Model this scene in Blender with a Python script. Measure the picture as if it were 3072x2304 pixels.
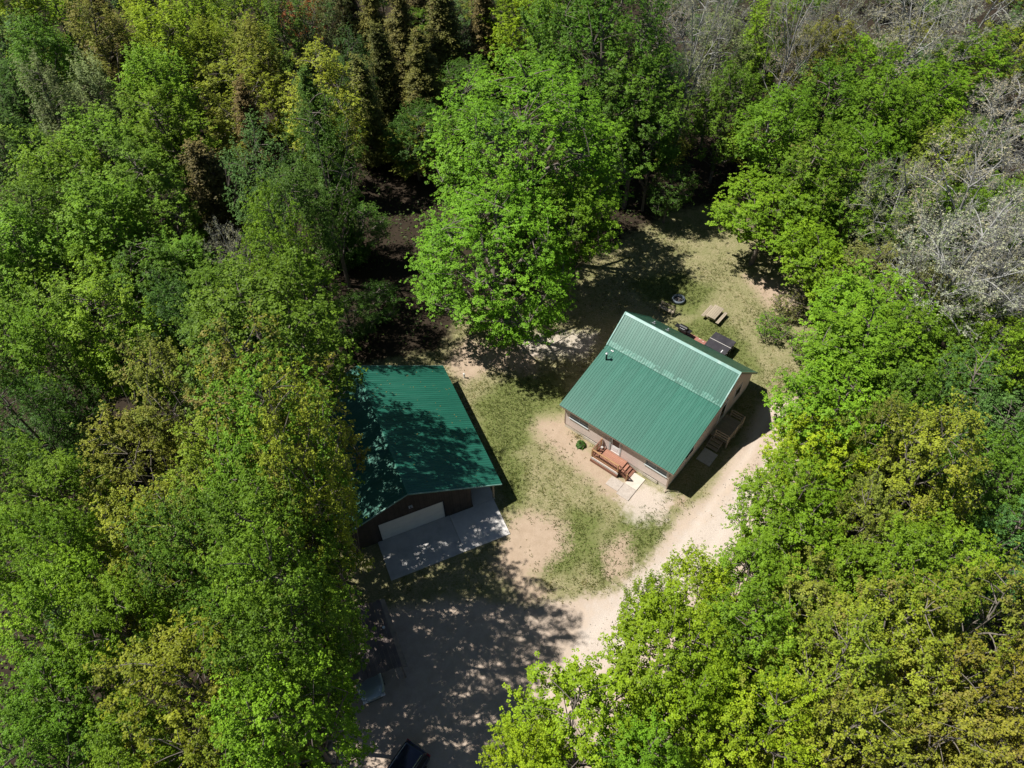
import bpy, math, random
import numpy as np
from mathutils import Matrix, Vector

# ---------------------------------------------------------------- scene, camera, sky, sun
for o in list(bpy.data.objects):
    bpy.data.objects.remove(o)
sc = bpy.context.scene
COL = sc.collection
CAM_H = 50.0
TH, ROLL, FPX = math.radians(50.0144), math.radians(-1.2136), 2221.5
PW, PH = 3072.0, 2304.0
_fw = np.array([0, math.cos(TH), -math.sin(TH)])
_rt = np.array([1.0, 0, 0])
_up = np.cross(_rt, _fw)
RT = math.cos(ROLL) * _rt + math.sin(ROLL) * _up
UP = math.cos(ROLL) * _up - math.sin(ROLL) * _rt
cam_d = bpy.data.cameras.new('camera')
cam = bpy.data.objects.new('camera', cam_d)
COL.objects.link(cam)
cam_d.sensor_width = 36.0
cam_d.lens = 36.0 * FPX / PW
cam_d.clip_start = 0.5
cam_d.clip_end = 3000.0
cam.matrix_world = Matrix(((RT[0], UP[0], -_fw[0], 0), (RT[1], UP[1], -_fw[1], 0), (RT[2], UP[2], -_fw[2], CAM_H), (0, 0, 0, 1)))
sc.camera = cam

def at(px, py, z=0.0):
    """the place in the world seen at a point of the photograph, at height z"""
    d = _fw + RT * (px - PW / 2) / FPX + UP * (PH / 2 - py) / FPX
    t = (CAM_H - z) / -d[2]
    return np.array([0, 0, CAM_H]) + d * t

SUN_TO = np.array([-0.587, 0.096, 1.0])
SUN_TO /= np.linalg.norm(SUN_TO)
world = bpy.data.worlds.new('World')
sc.world = world
world.use_nodes = True
wn = world.node_tree
wn.nodes.clear()
sky = wn.nodes.new('ShaderNodeTexSky')
sky.sky_type = 'NISHITA'
sky.sun_disc = False
sky.sun_elevation = math.asin(SUN_TO[2])
sky.sun_rotation = math.atan2(SUN_TO[0], SUN_TO[1])
sky.altitude = 300
sky.air_density = 0.7
sky.dust_density = 0.3
sky.ozone_density = 0.3
bg = wn.nodes.new('ShaderNodeBackground')
bg.inputs['Strength'].default_value = 0.05
wo = wn.nodes.new('ShaderNodeOutputWorld')
wn.links.new(sky.outputs[0], bg.inputs[0])
wn.links.new(bg.outputs[0], wo.inputs[0])
sun_d = bpy.data.lights.new('sun', 'SUN')
sun_d.energy = 5.0
sun_d.angle = math.radians(0.53)
sun_d.color = (1.0, 0.965, 0.9)
sun = bpy.data.objects.new('sun', sun_d)
COL.objects.link(sun)
sun.location = (-60, 20, 120)
sun.rotation_euler = Vector(SUN_TO).to_track_quat('Z', 'Y').to_euler()
vs = sc.view_settings
sc.display_settings.display_device = 'sRGB'
vs.view_transform = 'Standard'
vs.look = 'None'
vs.exposure = 0.5
vs.gamma = 1.0
vs.use_curve_mapping = False
cy = sc.cycles
cy.max_bounces = 4
cy.diffuse_bounces = 2
cy.glossy_bounces = 2
cy.transmission_bounces = 3
cy.transparent_max_bounces = 4
cy.caustics_reflective = False
cy.caustics_refractive = False

# ---------------------------------------------------------------- helpers
class MB:
    """collects boxes, bars, tubes and prisms into one mesh"""
    def __init__(s):
        s.v = []; s.f = []
    def quad_mesh(s, vs_, fs_):
        n = len(s.v); s.v += [tuple(map(float, a)) for a in vs_]; s.f += [tuple(i + n for i in f) for f in fs_]
        return s
    def box(s, x0, x1, y0, y1, z0, z1, bev=0.0):
        if bev <= 0:
            vs_ = [(x0, y0, z0), (x1, y0, z0), (x1, y1, z0), (x0, y1, z0), (x0, y0, z1), (x1, y0, z1), (x1, y1, z1), (x0, y1, z1)]
            return s.quad_mesh(vs_, [(0, 3, 2, 1), (4, 5, 6, 7), (0, 1, 5, 4), (1, 2, 6, 5), (2, 3, 7, 6), (3, 0, 4, 7)])
        b = bev
        vs_ = []
        for z, k in ((z0, 0), (z1 - b, 0), (z1, b)):
            for x, y in ((x0 + k, y0 + k + 0), (x1 - k, y0 + k), (x1 - k, y1 - k), (x0 + k, y1 - k)):
                vs_.append((x, y, z))
        fs_ = [(0, 3, 2, 1), (8, 9, 10, 11)]
        for r in (0, 4):
            for i in range(4):
                j = (i + 1) % 4
                fs_.append((r + i, r + j, r + 4 + j, r + 4 + i))
        return s.quad_mesh(vs_, fs_)
    def bar(s, a, b, w, h, up=(0, 0, 1)):
        a = np.array(a, float); b = np.array(b, float); d = b - a; d /= np.linalg.norm(d)
        u = np.array(up, float); u = u - d * (u @ d)
        if np.linalg.norm(u) < 1e-4:
            u = np.array([1.0, 0, 0]); u = u - d * (u @ d)
        u /= np.linalg.norm(u); r = np.cross(d, u)
        vs_ = []
        for p in (a, b):
            for i, j in ((-1, -1), (1, -1), (1, 1), (-1, 1)):
                vs_.append(p + r * i * w / 2 + u * j * h / 2)
        return s.quad_mesh(vs_, [(0, 3, 2, 1), (4, 5, 6, 7), (0, 1, 5, 4), (1, 2, 6, 5), (2, 3, 7, 6), (3, 0, 4, 7)])
    def tube(s, pts, rad, sides=8, cap=True):
        pts = np.array(pts, float); n = len(pts)
        rad = np.broadcast_to(np.array(rad, float), (n,))
        t = np.gradient(pts, axis=0); t /= np.linalg.norm(t, axis=1)[:, None] + 1e-9
        ref = np.array([0, 0, 1.0]) if abs(t[0][2]) < 0.9 else np.array([1.0, 0, 0])
        base = len(s.v)
        an = np.arange(sides) * 2 * math.pi / sides
        for i in range(n):
            u = np.cross(t[i], ref); u /= np.linalg.norm(u) + 1e-9; w = np.cross(t[i], u)
            ring = pts[i] + rad[i] * (np.cos(an)[:, None] * u + np.sin(an)[:, None] * w)
            s.v += [tuple(x) for x in ring.tolist()]
        for i in range(n - 1):
            for k in range(sides):
                k2 = (k + 1) % sides
                s.f.append((base + i * sides + k, base + i * sides + k2, base + (i + 1) * sides + k2, base + (i + 1) * sides + k))
        if cap:
            s.f.append(tuple(base + k for k in reversed(range(sides))))
            s.f.append(tuple(base + (n - 1) * sides + k for k in range(sides)))
        return s
    def prism(s, poly, axis, a, b):
        """poly: 2-D outline; extruded along axis (0,1,2) from a to b"""
        n = len(poly); vs_ = []
        for c in (a, b):
            for p in poly:
                q = list(p); q.insert(axis, c); vs_.append(q)
        fs_ = [tuple(reversed(range(n))), tuple(range(n, 2 * n))]
        for i in range(n):
            j = (i + 1) % n
            fs_.append((i, j, n + j, n + i))
        return s.quad_mesh(vs_, fs_)
    def mesh(s, name, mat=None, smooth=False):
        m = bpy.data.meshes.new(name)
        m.from_pydata(s.v, [], s.f)
        if mat: m.materials.append(mat)
        if smooth:
            m.polygons.foreach_set('use_smooth', [True] * len(m.polygons))
        m.update()
        return m
    def build(s, name, mat, parent=None, smooth=False, loc=None, rot=None):
        return link(name, s.mesh(name, mat, smooth), parent, loc, rot)

def link(name, mesh, parent=None, loc=None, rot=None):
    o = bpy.data.objects.new(name, mesh)
    COL.objects.link(o)
    if parent is not None: o.parent = parent
    if loc is not None: o.location = loc
    if rot is not None: o.rotation_euler = rot
    return o

def tag(o, label=None, cat=None, group=None, kind=None):
    if label: o['label'] = label
    if cat: o['category'] = cat
    if group: o['group'] = group
    if kind: o['kind'] = kind
    return o

def empty(name, loc=(0, 0, 0), rz=0.0):
    o = bpy.data.objects.new(name, None)
    COL.objects.link(o); o.location = loc; o.rotation_euler = (0, 0, rz)
    o.empty_display_size = 0.2
    return o

# ---------------------------------------------------------------- materials
def nodes(name):
    m = bpy.data.materials.new(name); m.use_nodes = True
    nt = m.node_tree; nt.nodes.clear()
    out = nt.nodes.new('ShaderNodeOutputMaterial')
    return m, nt, out
def N(nt, t, **kw):
    n = nt.nodes.new(t)
    for k, v in kw.items():
        if k.startswith('i_'):
            key = k[2:]; key = int(key) if key.isdigit() else key.replace('_', ' ')
            n.inputs[key].default_value = v
        else: setattr(n, k, v)
    return n
def ramp(nt, stops, interp='LINEAR'):
    r = nt.nodes.new('ShaderNodeValToRGB'); r.color_ramp.interpolation = interp
    e = r.color_ramp.elements
    while len(e) < len(stops): e.new(0.5)
    for k, (p, c) in enumerate(stops):
        e[k].position = p; e[k].color = (*c, 1) if len(c) == 3 else c
    return r
def mixc(nt, fac, a, b, mode='MIX'):
    m = nt.nodes.new('ShaderNodeMix'); m.data_type = 'RGBA'; m.blend_type = mode
    for s, v in ((m.inputs[0], fac), (m.inputs[6], a), (m.inputs[7], b)):
        if isinstance(v, (int, float)): s.default_value = v
        elif isinstance(v, tuple): s.default_value = (*v, 1) if len(v) == 3 else v
        else: nt.links.new(v, s)
    return m.outputs[2]
def math_(nt, op, a, b=None, c=None, clamp=False):
    m = nt.nodes.new('ShaderNodeMath'); m.operation = op; m.use_clamp = clamp
    for i, v in enumerate((a, b, c)):
        if v is None: continue
        if isinstance(v, (int, float)): m.inputs[i].default_value = v
        else: nt.links.new(v, m.inputs[i])
    return m.outputs[0]

def simple(name, col, rough=0.6, var=0.15, scale=3.0, metal=0.0, spec=0.4, bump=0.0, bscale=40.0, stretch=None, dirt=None, dirt_amt=0.4, random_obj=0.0):
    """painted / wooden / stony surface with uneven tone, fine relief and wear"""
    m, nt, out = nodes(name)
    p = N(nt, 'ShaderNodeBsdfPrincipled', i_Roughness=rough, i_Metallic=metal)
    p.inputs['Specular IOR Level'].default_value = spec
    tc = N(nt, 'ShaderNodeTexCoord'); mp = N(nt, 'ShaderNodeMapping')
    if stretch: mp.inputs['Scale'].default_value = stretch
    nt.links.new(tc.outputs['Object'], mp.inputs[0])
    n1 = N(nt, 'ShaderNodeTexNoise', i_Scale=scale, i_Detail=6.0, i_Roughness=0.6)
    nt.links.new(mp.outputs[0], n1.inputs['Vector'])
    lo = tuple(c * (1 - var) for c in col); hi = tuple(min(1, c * (1 + var)) for c in col)
    r = ramp(nt, [(0.3, lo), (0.7, hi)])
    nt.links.new(n1.outputs[0], r.inputs[0])
    c = r.outputs[0]
    if dirt:
        n2 = N(nt, 'ShaderNodeTexNoise', i_Scale=scale * 0.45 + 0.3, i_Detail=8.0, i_Roughness=0.7)
        nt.links.new(mp.outputs[0], n2.inputs['Vector'])
        r2 = ramp(nt, [(0.48, (0, 0, 0)), (0.68, (dirt_amt,) * 3)])
        nt.links.new(n2.outputs[0], r2.inputs[0])
        c = mixc(nt, r2.outputs[0], c, dirt)
    if random_obj > 0:
        oi = N(nt, 'ShaderNodeObjectInfo')
        h = N(nt, 'ShaderNodeHueSaturation')
        v = math_(nt, 'MULTIPLY_ADD', oi.outputs['Random'], 2 * random_obj, 1 - random_obj)
        nt.links.new(v, h.inputs['Value']); nt.links.new(c, h.inputs['Color']); c = h.outputs[0]
    nt.links.new(c, p.inputs['Base Color'])
    if bump > 0:
        nb = N(nt, 'ShaderNodeTexNoise', i_Scale=bscale, i_Detail=4.0)
        nt.links.new(mp.outputs[0], nb.inputs['Vector'])
        bp = N(nt, 'ShaderNodeBump', i_Strength=bump, i_Distance=0.02)
        nt.links.new(nb.outputs[0], bp.inputs['Height']); nt.links.new(bp.outputs[0], p.inputs['Normal'])
    nt.links.new(p.outputs[0], out.inputs[0])
    return m

def leaf_material(name, rust=(0.27, 0.215, 0.07), transl=0.30, rough=0.55, spec=0.22):
    """object colour = the tree's own leaf colour, its alpha = how much of the crown is rusty new growth"""
    m, nt, out = nodes(name)
    oi = N(nt, 'ShaderNodeObjectInfo')
    ti = N(nt, 'ShaderNodeAttribute', attribute_name='tint')
    nw = N(nt, 'ShaderNodeAttribute', attribute_name='growth')
    dark = mixc(nt, 1.0, oi.outputs['Color'], (0.45, 0.50, 0.45), 'MULTIPLY')
    lite = mixc(nt, 1.0, oi.outputs['Color'], (1.75, 1.6, 1.4), 'MULTIPLY')
    c = mixc(nt, ti.outputs['Fac'], dark, lite)
    c = mixc(nt, math_(nt, 'MULTIPLY', nw.outputs['Fac'], 0.45), c, mixc(nt, 1.0, c, (1.45, 1.12, 0.8), 'MULTIPLY'))
    # rusty young leaves: growth > 1 - alpha
    f = math_(nt, 'ADD', nw.outputs['Fac'], oi.outputs['Alpha'])
    f = math_(nt, 'SUBTRACT', f, 1.0)
    f = math_(nt, 'MULTIPLY', f, 3.0, clamp=True)
    c = mixc(nt, f, c, rust)
    p = N(nt, 'ShaderNodeBsdfPrincipled', i_Roughness=rough)
    p.inputs['Specular IOR Level'].default_value = spec
    t = N(nt, 'ShaderNodeBsdfTranslucent')
    nt.links.new(c, p.inputs['Base Color'])
    tcol = mixc(nt, 1.0, c, (1.25, 1.15, 0.5), 'MULTIPLY')
    nt.links.new(tcol, t.inputs['Color'])
    ms = N(nt, 'ShaderNodeMixShader', i_0=transl)
    nt.links.new(p.outputs[0], ms.inputs[1]); nt.links.new(t.outputs[0], ms.inputs[2])
    nt.links.new(ms.outputs[0], out.inputs[0])
    return m

M = {}
M['leaf'] = leaf_material('leaf')
M['needle'] = leaf_material('needle', transl=0.15, rough=0.6, spec=0.2, rust=(0.15, 0.115, 0.045))
M['bark'] = simple('bark', (0.16, 0.135, 0.115), 0.9, 0.4, 4.0, bump=0.5, bscale=12, spec=0.2)
M['bark_mid'] = simple('bark_mid', (0.20, 0.175, 0.145), 0.9, 0.35, 4.0, bump=0.4, bscale=12, spec=0.2)
M['bark_pale'] = simple('bark_pale', (0.31, 0.305, 0.285), 0.85, 0.25, 3.0, bump=0.3, bscale=12, spec=0.2)
M['roof'] = simple('green_roof_paint', (0.019, 0.126, 0.086), 0.38, 0.14, 0.6, spec=0.5, stretch=(1.6, 0.35, 1), dirt=(0.075, 0.19, 0.15), dirt_amt=0.4, random_obj=0.06)
M['roof_trim'] = simple('pale_roof_trim', (0.17, 0.33, 0.29), 0.3, 0.08, 2.0, spec=0.5, dirt=(0.5, 0.6, 0.57), dirt_amt=0.5)
M['underlay'] = simple('roof_underlay', (0.05, 0.045, 0.04), 0.9)
M['siding_tan'] = simple('tan_siding', (0.68, 0.57, 0.515), 0.75, 0.07, 1.5, bump=0.15, bscale=60, dirt=(0.58, 0.48, 0.43), dirt_amt=0.35)
M['siding_dark'] = simple('dark_siding', (0.050, 0.040, 0.033), 0.6, 0.25, 2.0, random_obj=0.18)
M['trim_tan'] = simple('tan_trim', (0.33, 0.25, 0.20), 0.7, 0.1)
M['foundation'] = simple('cream_foundation', (0.62, 0.56, 0.47), 0.85, 0.12, 3.0, bump=0.3, dirt=(0.36, 0.29, 0.21), dirt_amt=0.6)
M['white'] = simple('white_paint', (0.80, 0.80, 0.79), 0.45, 0.04, 2.0)
M['door_grey'] = simple('garage_door_paint', (0.62, 0.62, 0.59), 0.5, 0.05, 1.5, random_obj=0.02)
M['glass'] = simple('window_glass', (0.012, 0.015, 0.018), 0.06, 0.1, spec=0.6)
M['sill'] = simple('grey_sill', (0.42, 0.45, 0.44), 0.5, 0.1)
M['deck'] = simple('redwood_stain', (0.34, 0.155, 0.10), 0.7, 0.16, 5.0, stretch=(1, 6, 1), bump=0.2, random_obj=0.12, dirt=(0.42, 0.26, 0.19), dirt_amt=0.5)
M['deck_rail'] = simple('cedar_rail', (0.38, 0.215, 0.10), 0.65, 0.18, 5.0, bump=0.2, random_obj=0.1)
M['deck_dark'] = simple('stair_wood', (0.22, 0.10, 0.065), 0.75, 0.2, 5.0, bump=0.2, random_obj=0.12)
M['grey_wood'] = simple('weathered_wood', (0.33, 0.275, 0.20), 0.85, 0.2, 4.0, stretch=(1, 8, 1), bump=0.4, random_obj=0.12)
M['pale_board'] = simple('pale_board', (0.60, 0.56, 0.52), 0.7, 0.1, 4.0)
M['concrete'] = simple('concrete', (0.60, 0.57, 0.54), 0.85, 0.08, 1.6, bump=0.15, dirt=(0.46, 0.43, 0.40), dirt_amt=0.5)
M['concrete_old'] = simple('concrete_old', (0.47, 0.455, 0.435), 0.85, 0.12, 1.3, bump=0.2, dirt=(0.30, 0.285, 0.27), dirt_amt=0.6)
M['sandstone'] = simple('walk_slab', (0.54, 0.48, 0.41), 0.85, 0.08, 2.0, bump=0.2, dirt=(0.48, 0.40, 0.33), dirt_amt=0.4)
M['stone'] = simple('loose_stone', (0.42, 0.38, 0.34), 0.9, 0.35, 3.0)
M['worn_slab'] = simple('worn_slab', (0.42, 0.365, 0.315), 0.9, 0.14, 5.0, bump=0.3, dirt=(0.36, 0.30, 0.25), dirt_amt=0.7)
M['black'] = simple('black_metal', (0.012, 0.012, 0.013), 0.45, 0.2)
M['galv'] = simple('galvanised', (0.42, 0.44, 0.45), 0.4, 0.15, 4.0, metal=0.6)
M['cover'] = simple('tub_cover', (0.035, 0.032, 0.038), 0.55, 0.2, 2.0, bump=0.2, dirt=(0.09, 0.085, 0.085), dirt_amt=0.5)
M['cabinet'] = simple('tub_cabinet', (0.022, 0.020, 0.022), 0.6, 0.2)
M['brick'] = simple('red_paver', (0.33, 0.135, 0.105), 0.85, 0.25, 9.0, bump=0.3, dirt=(0.36, 0.25, 0.19), dirt_amt=0.5)
M['ring'] = simple('steel_ring', (0.11, 0.135, 0.16), 0.6, 0.25, 5.0)
M['ash'] = simple('ash', (0.10, 0.10, 0.10), 0.95, 0.3, 6.0)
M['shed_roof'] = simple('old_brown_roof', (0.15, 0.115, 0.10), 0.7, 0.25, 2.0, bump=0.2, random_obj=0.1, dirt=(0.16, 0.135, 0.12), dirt_amt=0.5)
M['shed_edge'] = simple('old_roof_edge', (0.19, 0.165, 0.14), 0.8, 0.25, 3.0)
M['car_navy'] = simple('navy_car_paint', (0.008, 0.014, 0.035), 0.12, 0.05, 1.0, spec=0.7)
M['car_green'] = simple('sage_car_paint', (0.30, 0.35, 0.33), 0.2, 0.06, 1.0, metal=0.3, spec=0.6)
M['car_glass'] = simple('car_glass', (0.006, 0.008, 0.010), 0.05, 0.05, spec=0.7)
M['rubber'] = simple('rubber', (0.012, 0.012, 0.012), 0.85, 0.2)
M['chrome'] = simple('chrome', (0.65, 0.66, 0.68), 0.15, 0.05, metal=0.9)
M['red_lens'] = simple('red_lens', (0.25, 0.01, 0.01), 0.2, 0.1)
M['clear_lens'] = simple('clear_lens', (0.6, 0.6, 0.6), 0.15, 0.05)

# ---------------------------------------------------------------- the two buildings' own axes
HO, HA = (4.31, 37.21), math.radians(-40.223)
GO, GA = (-0.37, 27.175), math.radians(22.3915)
def hw(x, y, z=0.0):
    c, s = math.cos(HA), math.sin(HA)
    return np.array([HO[0] + x * c - y * s, HO[1] + x * s + y * c, z])
def gw(x, y, z=0.0):
    c, s = math.cos(GA), math.sin(GA)
    return np.array([GO[0] + x * c - y * s, GO[1] + x * s + y * c, z])

# ---------------------------------------------------------------- ground
rng = np.random.default_rng(7)
def lobes(seed, n=14, f0=0.05, f1=0.6):
    r = np.random.default_rng(seed)
    k = np.exp(r.uniform(math.log(f0), math.log(f1), n)); a = r.uniform(0, 2 * math.pi, n); ph = r.uniform(0, 2 * math.pi, n)
    def f(x, y):
        v = 0
        for i in range(n):
            v = v + np.sin((x * math.cos(a[i]) + y * math.sin(a[i])) * k[i] * 2 * math.pi + ph[i]) * (f0 / k[i]) ** 0.35
        return v / n * 1.6
    return f
def poly_mask(X, Y, px_poly, soft):
    """signed distance to a ground outline -> 0..1 with a soft border"""
    P = np.array([at(a, b)[:2] for a, b in px_poly])
    inside = np.zeros(X.shape, bool); dist = np.full(X.shape, 1e9)
    n = len(P)
    for i in range(n):
        a, b = P[i], P[(i + 1) % n]
        cond = ((a[1] > Y) != (b[1] > Y))
        with np.errstate(divide='ignore', invalid='ignore'):
            xi = (b[0] - a[0]) * (Y - a[1]) / (b[1] - a[1] + 1e-12) + a[0]
        inside ^= cond & (X < xi)
        d = b - a; t = np.clip(((X - a[0]) * d[0] + (Y - a[1]) * d[1]) / (d @ d), 0, 1)
        dist = np.minimum(dist, np.hypot(X - a[0] - t * d[0], Y - a[1] - t * d[1]))
    sd = np.where(inside, dist, -dist)
    return np.clip(0.5 + sd / (2 * soft), 0, 1)
DRIVE = [(900, 2700), (1000, 2100), (1150, 1830), (1330, 1800), (1500, 1810), (1690, 1805), (1800, 1785), (1890, 1735), (1960, 1660), (2020, 1580), (2075, 1520), (2120, 1480), (2160, 1420),
         (2230, 1330), (2290, 1200), (2400, 1180), (2420, 1420), (2330, 1650), (2180, 1900), (2050, 2100), (2000, 2700)]
CLEAR = [(1010, 1120), (1130, 1090), (1330, 1050), (1370, 960), (1400, 900), (1560, 900), (1800, 760), (2000, 640), (2200, 600), (2300, 740), (2420, 820), (2450, 1000),  # border behind the garage pulled in: dark litter there stands for tree shade
         (2430, 1180), (2420, 1420), (2330, 1650), (2180, 1900), (2050, 2100), (2000, 2700), (900, 2700), (1000, 2100), (1040, 1750), (1000, 1500)]
DIRT = [[(1535, 1545), (1600, 1535), (1690, 1580), (1705, 1640), (1660, 1690), (1600, 1720), (1640, 1790), (1560, 1800), (1480, 1690)],
        [(1600, 1270), (1690, 1255), (1760, 1340), (1850, 1430), (1990, 1500), (2060, 1500), (1990, 1560), (1830, 1500), (1720, 1400), (1640, 1340)],
        [(1330, 1090), (1400, 1010), (1500, 1040), (1620, 1050), (1600, 1120), (1480, 1110), (1390, 1150)],
        [(2230, 830), (2330, 840), (2400, 920), (2360, 960), (2290, 900)],
        [(1820, 1640), (1880, 1600), (1900, 1660), (1870, 1740), (1820, 1720)]]
GRAVEL = [[(1880, 1440), (2000, 1480), (2010, 1560), (1900, 1570), (1850, 1500)], [(1980, 1670), (2150, 1520), (2230, 1450), (2300, 1500), (2150, 1700), (1900, 1950), (1720, 2000), (1760, 1840)],
          [(1540, 1000), (1800, 1010), (1760, 1070), (1580, 1060)]]
GREEN = [[(1440, 1220), (1530, 1150), (1660, 1130), (1690, 1200), (1600, 1230), (1560, 1330), (1500, 1380)], [(1480, 1330), (1560, 1400), (1560, 1490), (1540, 1500)],
         [(2000, 1000), (2120, 960), (2200, 1000), (2260, 1100), (2160, 1040)], [(1720, 1550), (1780, 1560), (1770, 1640), (1700, 1700), (1650, 1700)],
         [(1900, 850), (2040, 830), (2130, 870), (2080, 930), (1960, 900)], [(1780, 1680), (1900, 1560), (2010, 1500), (1960, 1620), (1830, 1720)]]
def masks(X, Y):
    w1, w2 = lobes(1), lobes(2, f0=0.1, f1=1.2)
    X2 = X + 0.5 * w1(X, Y) + 0.25 * w2(Y, X); Y2 = Y + 0.5 * w1(Y + 31, X) + 0.25 * w2(X + 9, Y)
    clear = poly_mask(X2, Y2, CLEAR, 1.6)
    drive = poly_mask(X2, Y2, DRIVE, 0.9)
    mx = lambda L, s: np.max([poly_mask(X2, Y2, p, s) for p in L], axis=0)
    return clear, drive, mx(DIRT, 1.1), mx(GRAVEL, 1.3), mx(GREEN, 1.2)

TRACK = [at(a, b)[:2] for a, b in ((1500, 2420), (1590, 2250), (1690, 2080), (1800, 1930), (1930, 1800), (2060, 1670), (2170, 1520), (2270, 1380), (2330, 1260))]
def track_off(X, Y):
    best = np.full(X.shape, 1e9)
    for a, b in zip(TRACK[:-1], TRACK[1:]):
        d = b - a; t = np.clip(((X - a[0]) * d[0] + (Y - a[1]) * d[1]) / (d @ d), 0, 1)
        best = np.minimum(best, np.hypot(X - a[0] - t * d[0], Y - a[1] - t * d[1]))
    return best + 0.25 * lobes(8, 10, 0.05, 0.4)(X, Y)
def ruts(X, Y): return np.exp(-((track_off(X, Y) - 0.85) / 0.30) ** 2)
def mid_strip(X, Y): return np.exp(-(track_off(X, Y) / 0.35) ** 2)
gm, gt, gout = nodes('ground')
ga = N(gt, 'ShaderNodeVertexColor', layer_name='zone'); gb = N(gt, 'ShaderNodeVertexColor', layer_name='patch')
sa = N(gt, 'ShaderNodeSeparateColor'); gt.links.new(ga.outputs[0], sa.inputs[0])
sb = N(gt, 'ShaderNodeSeparateColor'); gt.links.new(gb.outputs[0], sb.inputs[0])
geo = N(gt, 'ShaderNodeNewGeometry')
def gnoise(s, d=6.0, r=0.6, off=0.0):
    mp = N(gt, 'ShaderNodeMapping'); mp.inputs['Location'].default_value = (off, off * 1.7, off)
    gt.links.new(geo.outputs['Position'], mp.inputs[0])
    n = N(gt, 'ShaderNodeTexNoise', i_Scale=s, i_Detail=d, i_Roughness=r)
    gt.links.new(mp.outputs[0], n.inputs['Vector']); return n.outputs[0]
def edge(mask, noise, amt=0.9, sharp=3.0):
    """mask broken up by noise"""
    v = math_(gt, 'MULTIPLY_ADD', math_(gt, 'SUBTRACT', noise, 0.5), amt, mask)
    return math_(gt, 'MULTIPLY_ADD', math_(gt, 'SUBTRACT', v, 0.5), sharp, 0.5, clamp=True)
nA, nB, nC, nD, nE = gnoise(0.35, 8, 0.65), gnoise(1.6, 8, 0.7, 13), gnoise(7, 6, 0.7, 5), gnoise(22, 4, 0.7, 2), gnoise(0.9, 8, 0.7, 40)
def R2(fac, stops):
    r = ramp(gt, stops); gt.links.new(fac, r.inputs[0]); return r.outputs[0]
dry = mixc(gt, R2(nC, [(0.44, (0, 0, 0)), (0.60, (1, 1, 1))]), (0.35, 0.295, 0.18), (0.185, 0.17, 0.08))
grn = mixc(gt, R2(nC, [(0.40, (0, 0, 0)), (0.62, (1, 1, 1))]), (0.100, 0.130, 0.032), (0.175, 0.180, 0.068))
lawn_f = math_(gt, 'ADD', math_(gt, 'MULTIPLY_ADD', sb.outputs[2], 0.42, math_(gt, 'MULTIPLY', nE, 0.55)), math_(gt, 'MULTIPLY', nC, 0.35))
lawn = mixc(gt, R2(lawn_f, [(0.32, (0, 0, 0)), (0.64, (1, 1, 1))]), dry, grn)
dirt = mixc(gt, R2(nB, [(0.3, (0, 0, 0)), (0.7, (1, 1, 1))]), (0.43, 0.33, 0.245), (0.34, 0.255, 0.18))
dirt = mixc(gt, R2(nD, [(0.55, (0, 0, 0)), (0.75, (0.6, 0.6, 0.6))]), dirt, (0.23, 0.17, 0.11))
sand = mixc(gt, R2(nB, [(0.3, (0, 0, 0)), (0.75, (1, 1, 1))]), (0.50, 0.405, 0.325), (0.37, 0.29, 0.225))
sand = mixc(gt, R2(nD, [(0.56, (0, 0, 0)), (0.74, (0.55, 0.55, 0.55))]), sand, (0.30, 0.225, 0.165))
grav = mixc(gt, R2(nD, [(0.35, (0, 0, 0)), (0.65, (1, 1, 1))]), (0.62, 0.54, 0.47), (0.40, 0.345, 0.30))
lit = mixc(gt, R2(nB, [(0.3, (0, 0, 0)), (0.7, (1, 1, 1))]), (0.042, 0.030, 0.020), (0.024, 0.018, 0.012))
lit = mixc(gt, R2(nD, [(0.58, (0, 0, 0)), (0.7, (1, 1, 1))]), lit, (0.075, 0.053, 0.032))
mixn = math_(gt, 'MULTIPLY_ADD', nC, 0.5, math_(gt, 'MULTIPLY', nB, 0.5))
c = mixc(gt, edge(sb.outputs[0], mixn, 2.6, 2.0), lawn, dirt)
sand = mixc(gt, math_(gt, 'MULTIPLY', sa.outputs[2], R2(nB, [(0.3, (0.2, 0.2, 0.2)), (0.7, (0.8, 0.8, 0.8))])), sand, (0.56, 0.48, 0.41))
c = mixc(gt, edge(sa.outputs[1], mixn, 1.9, 2.2), c, sand)
c = mixc(gt, math_(gt, 'MULTIPLY', edge(sb.outputs[1], nB, 1.6, 2.0), 0.75), c, grav)
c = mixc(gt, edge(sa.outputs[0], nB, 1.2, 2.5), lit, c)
gp = N(gt, 'ShaderNodeBsdfPrincipled', i_Roughness=0.95); gp.inputs['Specular IOR Level'].default_value = 0.15
gt.links.new(c, gp.inputs['Base Color'])
gbump = N(gt, 'ShaderNodeBump', i_Strength=0.6, i_Distance=0.06)
gt.links.new(math_(gt, 'MULTIPLY_ADD', nC, 0.7, math_(gt, 'MULTIPLY', nD, 0.4)), gbump.inputs['Height'])
gt.links.new(gbump.outputs[0], gp.inputs['Normal'])
gt.links.new(gp.outputs[0], gout.inputs[0])

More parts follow.
